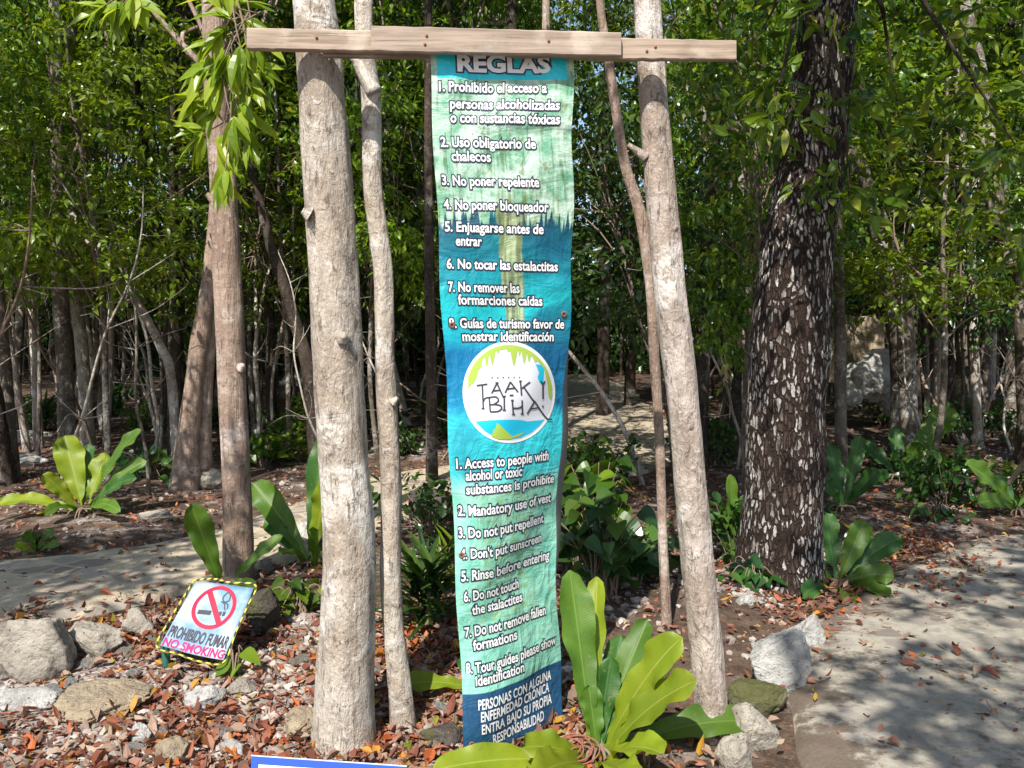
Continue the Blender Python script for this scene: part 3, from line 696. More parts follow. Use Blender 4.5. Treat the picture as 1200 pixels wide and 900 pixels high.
mid_tree('dark slim trunk in the gap between pinkish trunk and thick post tree', [(318, 440), (316, 380), (312, 300), (306, 200), (300, 80)], 12.5, 12, 'bark_dark', 12.1)
mid_tree('straight hair thin pale sapling between pinkish trunk and thick post tree', [(301, 425), (300, 370), (299, 310), (299, 240), (299, 150)], 11.5, 4, 'bark_pale', 12.3, name='sapling')
mid_tree('dark upright trunk at the left edge with lit lower side', [(14, 470), (6, 420), (0, 360), (-4, 280), (-8, 150)], 9.0, 13, 'bark_grey', 12.5)
mid_tree('dark trunk right of the banner deep in the shade', [(706, 418), (708, 360), (709, 300), (710, 220), (712, 100)], 14.5, 14, 'bark_dark', 12.7)
mid_tree('dark trunk close to the very thin bent trunk deep in the shade', [(738, 415), (740, 360), (742, 290), (744, 200), (750, 80)], 16, 12, 'bark_dark', 12.9)
mid_tree('slim pale trunk above the crossbeam left of the banner header', [(640, 420), (640, 330), (641, 200), (640, 100), (640, 30), (640, -30)], 9.0, 12, 'bark_tan', 13.1)
mid_tree('dark thick trunk seen above the crossbeam over the banner', [(600, 420), (600, 330), (600, 200), (601, 100), (600, 30), (598, -30)], 10.5, 15, 'bark_dark', 13.3)
# dark trunk stump at the left edge
mb = MB(); p = ground(-4, 566); tube(mb, [p - [0, 0, .1], p + [0.01, 0, .3], p + [-.02, 0, .7], p + [-.05, 0, 1.0]], [.17, .13, .125, .11], 20, 12, .14, 2.0, 3, .4)
o = obj('tree_stump', mb.mesh('tree_stump'), M['bark_dark'], origin=p); tag(o, 'dark reddish brown broken stump at the left edge behind the pale leaved plant', 'stump')

# ------------------------------------------------------------------ background trees, saplings, shrubs: copies of a few of each kind
def copy_tree(root, loc, rz, sc_, label, group=None, tilt=(0, 0)):
    r = root.copy(); COL.objects.link(r); r.location = Vector(loc); r.rotation_euler = (tilt[0], tilt[1], rz); r.scale = (sc_[0], sc_[0], sc_[1])
    if label: r['label'] = label
    if group: r['group'] = group
    for ch in root.children:
        c = ch.copy(); COL.objects.link(c); c.parent = r
    return r
def proto_tree(seed, bark, h=9.0, r=.07):
    rs = np.random.default_rng(seed); pts = [np.array([0, 0, 0.])]; d = rs.normal(0, .05, 2)
    for i in range(1, 7):
        d = d + rs.normal(0, .07, 2); pts.append(np.array([pts[-1][0] + d[0], pts[-1][1] + d[1], h * i / 6]))
    t = thing('forest_tree', 'slim shaded forest tree among many others in the woods behind the path', 'tree', (0, 0, 0), 'slim trees of the woods behind')
    mb = MB(); tube(mb, [pts[0] - [0, 0, .15]] + pts[1:], list(np.linspace(r * 1.15, r * .35, 7)), 10, 7, .10, float(seed), 2.0, .4); obj('trunk', mb.mesh('trunk'), bark, t)
    cs = blob_centers(104, (pts[-1][0], pts[-1][1], h * .82), (2.5, 2.5, h * .26), rs, .2, .1)
    lb = MB(); limbs(lb, pts[3], cs, rs, 13, r * .4, .2, pts[5]); obj('branch', lb.mesh('branch'), bark, t)
    V, Q = crown_leaves(cs, 40, .5, .125, rs); obj('crown', np_mesh('crown', V, Q), M['leaf'], t)
    return t
def proto_sapling(seed, leafm, h=4.2, leaf=.10, low=1.3, wide=1.05):
    rs = np.random.default_rng(seed); pts = [np.array([0, 0, 0.])]; d = rs.normal(0, .05, 2)
    for i in range(1, 6):
        d = d + rs.normal(0, .06, 2); pts.append(np.array([pts[-1][0] + d[0], pts[-1][1] + d[1], h * i / 5]))
    t = thing('sapling', 'leafy understorey sapling among many others in the woods behind', 'sapling', (0, 0, 0), 'leafy saplings of the understorey')
    mb = MB(); tube(mb, [pts[0] - [0, 0, .1]] + pts[1:], list(np.linspace(.030, .010, 6)), 7, 6, .1, float(seed), 2.0, .2); obj('trunk', mb.mesh('trunk'), M['bark_grey'], t)
    cs = blob_centers(74, (pts[3][0], pts[3][1], low + (h + .5 - low) / 2), (wide, wide, (h + .5 - low) / 2), rs, .1, .08)
    lb = MB(); limbs(lb, pts[1] * .4 + pts[2] * .6, cs, rs, 16, .010, .2, pts[4]); obj('branch', lb.mesh('branch'), M['twig'], t)
    V, Q = crown_leaves(cs, 60, .40, leaf, rs, wr=.22); obj('crown', np_mesh('crown', V, Q), M[leafm], t)
    return t
barks = ['bark_dark', 'bark_grey', 'bark_white', 'bark_grey', 'bark_pale', 'bark_dark', 'bark_white']
PT = [proto_tree(100 + k, M[b]) for k, b in enumerate(barks)]
PS = [proto_sapling(200, 'leaf', 4.4, .085), proto_sapling(201, 'leaf', 4.8, .075, 1.5), proto_sapling(202, 'leaf_lime', 4.2, .085, 1.7), proto_sapling(203, 'leaf_dark', 4.0, .10, 1.1), proto_sapling(204, 'leaf', 5.4, .085, 2.1, 1.2)]
used_xy = []
def free(x, y, dmin):
    return all((x - a) ** 2 + (y - b) ** 2 > dmin * dmin for a, b in used_xy)
rs = random.Random(31); k = 0; tries = 0; first = {}
def put(plist, tag_, x, y, rz, s, tilt=(0, 0)):
    q = rs.randrange(len(plist)); root = plist[q]; loc = (x, y, ground_h(x, y))
    if (tag_, q) not in first:
        first[(tag_, q)] = 1; root.location = Vector(loc); root.rotation_euler = (tilt[0], tilt[1], rz); root.scale = (s[0], s[0], s[1])
    else: copy_tree(root, loc, rz, s, None, None, tilt)
while k < 135 and tries < 4000:
    tries += 1
    y = rs.uniform(9.5, 25); x = rs.uniform(-.78, .78) * y
    if path_dist(x, y) < .35 or not free(x, y, .6): continue
    px, py = proj((x, y, 1.0))
    if (690 < px < 760 and y < 13) or (930 < px < 1070 and y < 12.8): continue
    used_xy.append((x, y)); f = rs.uniform(.30, 1.0)
    put(PT, 't', x, y, rs.uniform(0, 6.28), (f, rs.uniform(.85, 1.15)), (rs.gauss(0, .09), rs.gauss(0, .09))); k += 1
k = 0; tries = 0; used_xy = []
while k < 112 and tries < 6000:
    tries += 1
    y = 6.2 + 17 * rs.random() ** 1.1; x = rs.uniform(-.80, .80) * y
    if path_dist(x, y) < .25 or not free(x, y, .8): continue
    px, py = proj((x, y, 1.6))
    if (y < 8.0 and -40 < px < 640) or (930 < px < 1070 and y < 12.8) or (690 < px < 770 and y < 11): continue
    used_xy.append((x, y)); f = rs.uniform(.8, 1.3)
    put(PS, 's', x, y, rs.uniform(0, 6.28), (f, rs.uniform(.9, 1.2)), (rs.gauss(0, .07), rs.gauss(0, .07))); k += 1
def proto_bare(seed, bark, h=3.4):
    q = np.random.default_rng(seed); pts = [np.array([0, 0, -.1])]; d = q.normal(0, .10, 2)
    for i in range(1, 8):
        d = d * .7 + q.normal(0, .11, 2); pts.append(np.array([pts[-1][0] + d[0], pts[-1][1] + d[1], h * i / 7]))
    t = thing('bare_sapling', 'thin crooked bare sapling among many others in the shaded woods', 'sapling', (0, 0, 0), 'thin bare saplings in the shade')
    mb = MB(); tube(mb, pts, list(np.linspace(.024, .007, 8)), 7, 5, .12, float(seed), 2.0, .2)
    for k in range(11):
        b = pts[int(q.integers(2, 7))]; a = q.uniform(0, 6.28); l = q.uniform(.25, .9); e = q.uniform(-.1, .9)
        v = np.array([math.cos(a), math.sin(a), e]) * l; tube(mb, [b, b + v * .5 + q.normal(0, .06, 3), b + v + q.normal(0, .06, 3)], [.007, .005, .002], 5, 4)
    obj('trunk', mb.mesh('trunk'), bark, t); return t
PB_ = [proto_bare(400, M['bark_white']), proto_bare(401, M['bark_pale'], 4.0), proto_bare(402, M['bark_tan'], 2.8), proto_bare(403, M['bark_grey'], 3.6)]
k = 0; tries = 0; used_xy = []
while k < 84 and tries < 4000:
    tries += 1
    y = rs.uniform(7.0, 17); x = rs.uniform(-.70, .70) * y
    if path_dist(x, y) < .2 or not free(x, y, .45): continue
    px, py = proj((x, y, 1.0))
    if 945 < px < 1060 and y < 12: continue
    used_xy.append((x, y)); f = rs.uniform(.6, 1.2)
    put(PB_, 'b', x, y, rs.uniform(0, 6.28), (f, f * rs.uniform(.8, 1.25)), (rs.gauss(0, .16), rs.gauss(0, .16))); k += 1
# low ground shrubs
def proto_shrub(seed, leafm, leaf=.10):
    rs_ = np.random.default_rng(seed)
    t = thing('shrub', 'low leafy seedling shrub on the shaded forest floor', 'shrub', (0, 0, 0), 'low seedlings on the forest floor')
    cs = blob_centers(26, (0, 0, .28), (.42, .42, .26), rs_, 0, .3)
    mb = MB()
    for c in cs: tube(mb, [np.array([0, 0, -.03]) + rs_.normal(0, .03, 3) * [1, 1, 0], c * np.array([.5, .5, .55]), c], [.006, .004, .002], 5, 4)
    obj('stem', mb.mesh('stem'), M['twig'], t)
    V, Q = crown_leaves(cs, 16, .16, leaf, rs_, 'oval', .2, .27); obj('foliage', np_mesh('foliage', V, Q), M[leafm], t)
    return t
PH = [proto_shrub(300, 'leaf', .085), proto_shrub(301, 'leaf_dark', .11), proto_shrub(302, 'leaf_dark', .08)]  # dark leaf colours put forest floor shade into the shrubs
k = 0; tries = 0; used_xy = []
while k < 44 and tries < 4000:
    tries += 1
    y = rs.uniform(5.0, 15); x = rs.uniform(-.70, .70) * y
    if path_dist(x, y) < .2 or not free(x, y, .5): continue
    px, py = proj((x, y, ground_h(x, y)))
    if (y < 8.6 and px < 480) or (y < 6.5 and 880 < px) or (px > 880 and y < 11 and rs.random() < .75): continue
    used_xy.append((x, y)); f = rs.uniform(.5, 1.15)
    put(PH, 'h', x, y, rs.uniform(0, 6.28), (f, f * rs.uniform(.8, 1.2))); k += 1

# unseen trees added beside the viewpoint to shade footpath and dapple left path
def shade_tree(label, base, lean, c, r, n, per, seed, bark='bark_grey'):
    b = gp(*base); pts = [b, b + [lean[0] * .3, lean[1] * .3, 1.8], b + [lean[0] * .7, lean[1] * .7, 3.4], b + [lean[0], lean[1], 4.4]]
    t = thing('forest_tree', label, 'tree', b); mb = MB(); tube(mb, [pts[0] - [0, 0, .1]] + pts[1:], [.13, .11, .09, .07], 16, 10, .08, seed, 3, .4)
    obj('trunk', mb.mesh('trunk'), M[bark], t); rng = np.random.default_rng(int(seed * 10))
    cs = [q for q in blob_centers(n, c, r, rng, 0, .1) if not shades_front(q)]; lb = MB(); limbs(lb, pts[-1], cs, rng, 9, .045); obj('branch', lb.mesh('branch'), M[bark], t)
    V, Q = crown_leaves(cs, per, .42, .115, rng); obj('crown', np_mesh('crown', V, Q), M['leaf'], t)
shade_tree('unseen tree added right of the viewpoint whose crown shades the grey footpath', (3.7, .3), (-1.0, -.2), (1.7, -.3, 4.9), (1.9, 2.3, .7), 84, 56, 41.0)
shade_tree('unseen tree added left of the path whose thin crown dapples the cement', (-5.9, 1.0), (.9, .2), (-4.1, 1.3, 4.6), (1.8, 1.6, .6), 150, 52, 42.0)
shade_tree('unseen tree added far right of the footpath to shade the forest floor', (6.2, 2.6), (-.6, .3), (4.4, 2.4, 4.7), (1.9, 2.3, .8), 80, 60, 43.0)

# far-off wood that reads as one mass
rng = np.random.default_rng(9)
nc = 5200
cy = rng.uniform(23, 40, nc); cx = rng.uniform(-.85, .85, nc) * cy; cz = 15 * rng.random(nc) ** 1.5 + .2
C = np.stack([cx, cy, cz + .034 * np.minimum(cy - 8, 27)], 1)
C2 = np.stack([rng.uniform(-.8, .8, 1700) * 27, rng.uniform(24, 32, 1700), .8 + 3.6 * rng.random(1700)], 1); C = np.vstack([C, C2])
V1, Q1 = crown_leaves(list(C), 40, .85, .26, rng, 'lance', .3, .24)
o = obj('distant_woods', np_mesh('distant_woods', V1, Q1), M['leaf_dark']); tag(o, kind='stuff')  # dark leaf colour stands in for shade over the far woods

# ------------------------------------------------------------------ light green drooping sprays of the pinkish trunk's branch
def spray(centers, n, ln, mb_tw, rng, Y0):
    Vs, Qs, off = [], [], 0
    for (px, py, ang) in centers:
        c = at(px, py, Y0 + rng.uniform(-.25, .25)); m = n + int(rng.integers(-2, 3))
        a = R(ang) + rng.normal(0, .55, m)
        D = np.stack([np.cos(a), rng.normal(-.15, .35, m), np.sin(a)], 1); D[:, 2] -= .25
        N = unit(np.stack([rng.normal(0, .4, m), rng.normal(-.8, .3, m), rng.normal(.75, .3, m)], 1))
        P = np.repeat(c[None], m, 0) - unit(D) * .01 + rng.normal(0, .012, (m, 3))
        L = ln * rng.uniform(.6, 1.15, m)
        V, Q = leaves(P, D, N, L, L * .135, RNG.uniform(.12, .45, m), .35, 'near'); Vs.append(V); Qs.append(Q + off); off += len(V)
        d0 = np.array([math.cos(R(ang)), .2, math.sin(R(ang))])
        tube(mb_tw, [c - d0 * .16 + [0, .08, .06], c - d0 * .07 + [0, .02, .02], c], [.004, .003, .002], 5, 3)
    return np.vstack(Vs), np.vstack(Qs)
rng = np.random.default_rng(15); tw = MB()
SPR = [(228, 112, 200), (244, 122, 215), (236, 158, 195), (252, 128, 240), (262, 160, 265), (268, 188, 275), (250, 70, 215), (262, 40, 200), (270, 20, 120), (284, 60, 290), (278, 95, 285), (292, 100, 300), (256, 92, 250), (272, 140, 290), (285, 130, 310), (264, 205, 265), (288, 25, 330), (246, 50, 190), (298, 75, 320), (275, 170, 255), (280, 8, 60), (260, 5, 150), (240, 85, 205), (292, 160, 300),
       (140, 6, 220), (152, 12, 265), (120, 8, 200), (158, 0, 300), (282, 110, 265), (266, 65, 240), (300, 45, 290)]
V_, Q_ = spray(SPR, 9, .155, tw, rng, 3.9)
for a_, b_ in (((250, -30), (262, 40)), ((255, 10), (250, 110)), ((262, 40), (270, 150)), ((275, -10), (290, 110)), ((180, -40), (145, 5))):
    p0, p1 = at(*a_, 4.05), at(*b_, 3.92); tube(tw, [p0, (p0 + p1) / 2 + [0.02, 0, .03], p1], [.007, .005, .003], 6, 5)
p0 = T3p[-3]; tube(tw, [p0, at(262, -60, 4.6), at(252, -25, 4.0)], [.03, .02, .008], 7, 6)
lm = obj('leafy_spray', np_mesh('leafy_spray', V_, Q_), M['leaf_spray'], t3); obj('branch', tw.mesh('branch'), M['twig'], t3)

# ------------------------------------------------------------------ broad leaved rosettes
def paddle(acc, base, tip, width, bow=.15, face=(0, -1, .6), wave=.06, seed=0.0, ctrl=None, ns=26, taper='paddle', stalk=.16):
    base, tip = np.array(base, float), np.array(tip, float); ln = np.linalg.norm(tip - base)
    face = np.array(face, float); face /= np.linalg.norm(face)
    if ctrl is None: ctrl = (base + tip) / 2 + np.array([0, 0, 1.0]) * bow * ln
    V = acc['v']; uv = acc['uv']; q = acc['q']; n0 = len(V); m = 9
    for i in range(ns + 1):
        s = i / ns; p = (1 - s) ** 2 * base + 2 * s * (1 - s) * ctrl + s * s * tip; T = 2 * (1 - s) * (ctrl - base) + 2 * s * (tip - ctrl); T /= np.linalg.norm(T) + 1e-9
        S = np.cross(T, face); S /= np.linalg.norm(S) + 1e-9; Nn = np.cross(S, T)
        if taper == 'paddle': w = .10 + .9 * (max(0, (s - stalk * .4)) / (1 - stalk * .4)) ** .75 * 1.25 * max(0.0, 1 - s ** 4.5) ** .6
        else: w = math.sin(math.pi * min(1, .06 + s * .94)) ** .7
        w = min(w, 1.05) * width / 2
        if i == ns: w = .002
        for k in range(m):
            u = -1 + 2 * k / (m - 1)
            z = abs(u) * w * .28 + wave * width * (abs(u) ** 2) * (math.sin(s * 15 + seed * 3 + (2.1 if u > 0 else 0)) + .6 * math.sin(s * 31 + seed * 5 + u))
            V.append(p + S * u * w * (1 + .05 * math.sin(s * 22 + seed + u)) + Nn * z); uv.append((u, s * 3.0))
    A = np.arange((ns + 1) * m).reshape(ns + 1, m) + n0
    q.extend(np.stack([A[:-1, :-1], A[:-1, 1:], A[1:, 1:], A[1:, :-1]], -1).reshape(-1, 4).tolist())
def acc(): return dict(v=[], uv=[], q=[])
def paddle_obj(name, a, mat, parent=None, origin=None):
    me = np_mesh(name, a['v'], a['q'], smooth=True)
    ul = me.uv_layers.new(name='UVMap'); vi = np.empty(len(me.loops), np.int32); me.loops.foreach_get('vertex_index', vi)
    ul.data.foreach_set('uv', np.array(a['uv'], np.float32)[vi].ravel())
    return obj(name, me, mat, parent, origin)
def rosette(name, label, base_px, lvs, Y=None, group=None, root=True):
    b = ground(*base_px) if Y is None else at(*base_px, Y)
    t = thing(name, label, 'plant', b, group)
    byM = {}
    for i, L_ in enumerate(lvs):
        (bx, by, tx, ty, w, dY, bow, mt) = L_[:8]; fc = L_[8] if len(L_) > 8 else (0.1 * math.sin(i * 2.1), -1, .7)
        a = byM.setdefault(mt, acc()); Y0 = b[1]
        paddle(a, at(bx, by, Y0 + .02 * (i % 3)), at(tx, ty, Y0 + dY), w * Y0 / F_PX, bow, fc, .085, i * 1.7 + base_px[0])
    for mt, a in byM.items(): paddle_obj('leaf', a, M[mt], t)
    if root:
        mb = MB(); rr = random.Random(int(base_px[0])); s = b[1] / 3.0
        for k in range(14):
            an = rr.uniform(0, 6.28); l = rr.uniform(.05, .11) * s ** .5
            tube(mb, [b + [0, 0, .05], b + [math.cos(an) * l * .6, math.sin(an) * l * .6, .05], b + [math.cos(an) * l, math.sin(an) * l, -.03]], [.008, .007, .004], 5, 4)
        obj('root', mb.mesh('root'), M['twig'], t)
    return t
P_, PL, PD = 'paddle', 'paddle_lime', 'paddle_dark'
rosette('rosette_plant', 'large broad leaved rosette of yellow green and dark leaves at the foot of the banner', (700, 892), [
    (694, 868, 668, 668, 52, .18, .02, P_, (.25, -1, .25)), (690, 872, 700, 676, 40, .30, .0, PL, (-.6, -1, .2)),
    (700, 875, 759, 726, 40, .22, .05, P_, (-.5, -1, .4)), (704, 880, 728, 745, 44, .28, .04, PD, (-.1, -1, .3)), (700, 880, 716, 770, 36, .1, .03, PD, (.2, -1, .4)),
    (704, 888, 799, 747, 52, -.12, .16, PL, (-.55, -.8, .8)), (702, 893, 816, 798, 50, -.22, .16, PL, (-.4, -.7, 1)),
    (706, 888, 892, 846, 48, .10, .16, P_, (-.1, -.8, 1)), (700, 896, 778, 884, 46, -.35, .18, PL, (0, -.7, 1)),
    (696, 893, 612, 876, 44, -.16, .14, PL, (.1, -.7, 1)), (692, 896, 506, 903, 44, -.22, .10, PL, (0, -.8, 1)),
    (696, 897, 630, 908, 50, -.4, .10, PL, (0, -.8, 1)), (700, 884, 690, 802, 34, .05, .06, P_, (.2, -1, .4)), (704, 890, 842, 868, 44, .2, .14, PD, (0, -.8, 1)),
    (698, 898, 742, 912, 44, -.45, .1, PL, (0, -.8, 1))], Y=3.05)
rosette('rosette_plant', 'single bright yellow green leaf plant left of the banner foot', (560, 812), [(556, 808, 456, 806, 30, -.1, .16, PL, (.1, -.8, 1)), (556, 808, 540, 770, 20, .1, .1, PD), (558, 812, 600, 800, 24, .1, .15, P_)], Y=3.6, root=False)
rosette('rosette_plant', 'two broad upright leaves rising behind the no smoking sign', (262, 690), [(257, 684, 224, 590, 36, -.1, .02, P_, (.35, -1, .3)), (262, 684, 235, 600, 26, .15, .02, PL, (-.6, -1, .2)), (270, 684, 332, 628, 20, .1, .12, P_, (-.3, -1, .7)), (266, 686, 300, 690, 18, -.1, .2, P_)], Y=4.95)
rosette('rosette_plant', 'green rosette in half shade between the pinkish trunk and the thick post tree', (362, 668), [
    (360, 655, 296, 566, 40, .2, .10, P_), (364, 650, 378, 512, 34, .2, .0, PD), (366, 655, 384, 560, 30, -.1, .04, PL), (358, 660, 310, 610, 26, .1, .16, PD), (368, 668, 372, 620, 24, -.3, .1, P_), (360, 664, 330, 650, 24, -.3, .2, P_), (366, 660, 420, 600, 30, .2, .12, PD)], Y=5.7)
rosette('rosette_plant', 'yellow green rosette with upright paddle leaves at the left beyond the path', (98, 604), [
    (96, 592, 76, 510, 40, .15, .0, PL, (.3, -1, .3)), (104, 590, 124, 530, 30, .2, .02, PL, (-.2, -1, .3)), (106, 592, 166, 504, 22, .05, .22, P_, (-.3, -.9, .8)), (106, 594, 172, 540, 20, .1, .18, P_), (106, 596, 160, 560, 18, -.1, .2, PD),
    (92, 598, 50, 556, 22, -.1, .12, PL), (90, 600, -2, 590, 22, -.2, .22, PL, (0, -.7, 1)), (94, 602, 52, 604, 18, -.4, .3, P_), (102, 600, 140, 600, 18, -.3, .25, P_), (98, 592, 104, 520, 24, .3, .0, PD)])
rosette('rosette_plant', 'dark green rosette at the right foot of the big plated trunk', (982, 690), [
    (980, 682, 966, 600, 34, .15, .03, PD, (.3, -1, .3)), (984, 680, 1014, 610, 32, .1, .05, P_, (-.2, -1, .3)), (986, 684, 1056, 630, 34, .15, .16, PD), (986, 686, 1048, 676, 30, -.1, .25, P_), (986, 690, 1042, 702, 26, -.35, .25, P_),
    (978, 686, 934, 640, 24, .1, .12, PD), (976, 684, 890, 612, 20, -.05, .12, P_), (978, 690, 940, 700, 26, -.3, .2, PD), (982, 692, 1000, 716, 24, -.5, .2, P_)])
rosette('rosette_plant', 'tall green paddle leaved plant on the shaded floor beyond the grey footpath', (1052, 562), [
    (1056, 552, 1118, 478, 34, .1, .06, P_, (-.4, -1, .4)), (1050, 550, 1050, 500, 22, .2, .02, PD), (1056, 552, 1078, 520, 22, -.1, .1, P_), (1048, 554, 1010, 520, 24, .2, .1, PD), (1058, 556, 1100, 540, 20, -.2, .2, PD), (1046, 558, 1016, 566, 24, -.2, .2, PD)])
rosette('rosette_plant', 'broad leaved plant cut by the right edge beyond the footpath', (1192, 604), [
    (1190, 596, 1132, 544, 30, -.1, .14, P_), (1192, 592, 1160, 556, 24, .2, .1, PD), (1194, 594, 1240, 530, 30, .1, .1, P_), (1192, 600, 1145, 590, 24, -.2, .2, P_), (1196, 598, 1230, 590, 24, -.2, .2, PD)])
rosette('rosette_plant', 'dark rosette in deep shade left of the pole trunk behind the plated trunk', (988, 600), [
    (988, 592, 972, 520, 24, .1, .02, PD), (990, 592, 1008, 510, 22, .1, .04, PD), (992, 594, 1030, 550, 22, -.1, .12, PD), (986, 596, 962, 560, 22, -.1, .12, PD)])
rosette('rosette_plant', 'thin upright dark leaves left of the big plated trunk', (862, 660), [
    (860, 650, 856, 556, 20, .1, .0, P_, (.3, -1, .2)), (864, 650, 872, 580, 18, -.05, .02, PD), (858, 654, 836, 600, 18, .1, .1, PD), (866, 656, 890, 640, 18, -.2, .15, PD), (858, 656, 846, 640, 16, -.2, .2, P_)])
rosette('rosette_plant', 'small seedling rosette by the left edge of the path', (42, 650), [(42, 645, 32, 622, 14, -.1, .1, P_), (44, 645, 62, 620, 14, .1, .1, P_), (44, 648, 70, 640, 12, -.1, .2, P_), (40, 648, 16, 640, 12, -.1, .2, PL)], root=False)
# strap leaved plant left of the banner
def strap_plant(label, px, py, n, ln, Y=None, mat='leaf', seed=1, wr=.055):
    b = ground(px, py) if Y is None else at(px, py, Y); rs_ = np.random.default_rng(seed); t = thing('strap_plant', label, 'plant', b)
    a = rs_.uniform(0, 6.283, n); e = rs_.uniform(.25, 1.35, n)
    D = np.stack([np.cos(a) * np.cos(e), np.sin(a) * np.cos(e), np.sin(e)], 1); N = unit(np.stack([-np.cos(a) * np.sin(e), -np.sin(a) * np.sin(e), np.cos(e)], 1))
    h = rs_.uniform(0, ln * .9, n); P = b + np.stack([rs_.normal(0, .03, n), rs_.normal(0, .03, n), h], 1); L = ln * rs_.uniform(.6, 1.1, n)
    V, Q = leaves(P, D, N, L, L * wr, rs_.uniform(.25, .6, n), .3, 'strap'); obj('foliage', np_mesh('foliage', V, Q), M[mat], t)
    mb = MB(); tube(mb, [b - [0, 0, .05], b + [.01, 0, ln * .5], b + [0, 0, ln * .95]], [.02, .017, .01], 8, 5, .1); obj('stem', mb.mesh('stem'), M['twig'], t)
strap_plant('bushy strap leaved plant with narrow arching leaves left of the banner', 500, 738, 120, .34, mat='leaf_dark', seed=4)
strap_plant('smaller strap leaved tuft behind the slender greyish trunk', 528, 690, 60, .28, mat='leaf', seed=5)
strap_plant('tuft of thin dark leaves at the back beside the left rosette', 168, 470, 60, .42, mat='leaf_dark', seed=6)
strap_plant('tuft of thin leaves under the thick shaded trunk in the left woods', 52, 505, 60, .42, mat='leaf_dark', seed=8)
# heart leaved plants right of the banner
def heart_plant(label, ctr, n, rx, rz, Y, leaf, mat, seed, wr=.42):
    rs_ = np.random.default_rng(seed); base = ground(ctr[0], ctr[1]); b = np.array([at(ctr[0], ctr[1], Y)[0], Y, ground_h(at(ctr[0], ctr[1], Y)[0], Y)]); t = thing('heart_leaf_plant', label, 'plant', b)
    p = rs_.normal(0, 1, (n, 3)); p = p / np.maximum(1, np.linalg.norm(p, axis=1))[:, None] * rs_.uniform(.3, 1, n)[:, None]
    P = b + p * [rx, rx * .7, rz * .9] + [0, 0, rz]
    a = rs_.uniform(0, 6.283, n); D = np.stack([np.cos(a), np.sin(a) - .3, -rs_.uniform(.1, .9, n)], 1); N = unit(np.stack([rs_.normal(0, .4, n), rs_.normal(-.5, .4, n), np.ones(n)], 1))
    L = leaf * rs_.uniform(.6, 1.2, n); V, Q = leaves(P, D, N, L, L * wr, rs_.uniform(.05, .3, n), rs_.uniform(.05, .35, n), 'heart'); obj('foliage', np_mesh('foliage', V, Q), M[mat], t)
    mb = MB()
    for i in range(n): tube(mb, [b + rs_.normal(0, .04, 3) * [1, 1, 0] - [0, 0, .03], (b + P[i]) / 2 + [0, 0, .08], P[i]], [.006, .004, .0025], 5, 4)
    obj('stem', mb.mesh('stem'), M['twig'], t)
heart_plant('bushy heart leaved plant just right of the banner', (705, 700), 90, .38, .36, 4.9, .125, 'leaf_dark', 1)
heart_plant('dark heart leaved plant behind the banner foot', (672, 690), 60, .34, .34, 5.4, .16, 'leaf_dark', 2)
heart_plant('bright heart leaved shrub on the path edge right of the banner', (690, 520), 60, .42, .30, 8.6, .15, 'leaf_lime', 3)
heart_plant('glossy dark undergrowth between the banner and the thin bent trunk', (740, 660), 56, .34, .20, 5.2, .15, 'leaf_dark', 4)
heart_plant('small leafy vine right of the no smoking sign', (350, 725), 44, .20, .13, 4.6, .085, 'leaf', 5)
heart_plant('low green weed on the left edge beyond the path', (42, 640), 18, .16, .08, 6.1, .08, 'leaf', 6)
heart_plant('green plant in the shade behind the thick post tree', (310, 500), 50, .45, .22, 9.6, .15, 'leaf', 7)
heart_plant('leafy plant on the bank left of the thick post tree', (330, 470), 50, .5, .2, 11.0, .15, 'leaf_dark', 8)
heart_plant('undergrowth at the left foot of the forked trunk', (180, 560), 60, .6, .18, 8.9, .14, 'leaf_dark', 9)
heart_plant('low leafy plant by the left foot of the plated trunk', (880, 690), 30, .25, .10, 5.1, .11, 'leaf_dark', 10)
heart_plant('bush at the far side of the path near the plated trunk', (835, 480), 60, .5, .3, 10.5, .15, 'leaf', 11)
heart_plant('green seedlings on the bank at the right edge', (1150, 460), 30, .5, .10, 9.2, .10, 'leaf', 12)
heart_plant('low weed at the near foot of the pole trunk', (1010, 640), 24, .25, .08, 6.0, .09, 'leaf', 13)
heart_plant('low weed on the brown bank beyond the footpath', (1100, 590), 30, .35, .08, 6.9, .09, 'leaf_dark', 14)
heart_plant('hanging green vine leaves on the strip behind the banner', (700, 640), 50, .30, .42, 5.9, .15, 'leaf', 15)

# ------------------------------------------------------------------ crossbeam of nailed planks
def plank(mb, x0, y0t, y0b, x1, y1t, y1b, Y0, Y1, th, seed):
    n = 30; V = []
    for i in range(n + 1):
        s = i / n; px = x0 + (x1 - x0) * s; Y = Y0 + (Y1 - Y0) * s
        pt, pb = at(px, y0t + (y1t - y0t) * s, Y), at(px, y0b + (y1b - y0b) * s, Y)
        j = .003 * nz(i * .5, seed, 1.0); k = .003 * nz(i * .5, seed, 4.0)
        for f, dz, dy in ((pt, j, 0.004), (pt, j - .004, 0), (pb, k + .004, 0), (pb, k, .004), (pb, k, th), (pt, j, th)): V.append(f + [0, dy, dz])
    A = np.arange((n + 1) * 6).reshape(n + 1, 6); B = np.roll(A, -1, 1)
    q = np.stack([A[:-1], B[:-1], B[1:], A[1:]], -1).reshape(-1, 4).tolist(); t = []
    for row, fl in ((A[0], 0), (A[-1], 1)):
        f = row.tolist()
        for a_, b_ in ((1, 2), (2, 3), (3, 4), (4, 5)): t.append((f[0], f[a_], f[b_]) if fl else (f[0], f[b_], f[a_]))
    mb.add(V, q, t)
bl = at(580, 48, 3.03)
beam = thing('crossbeam', 'rough wooden crossbeam of overlapping nailed planks across the two post trees', 'crossbeam', bl)
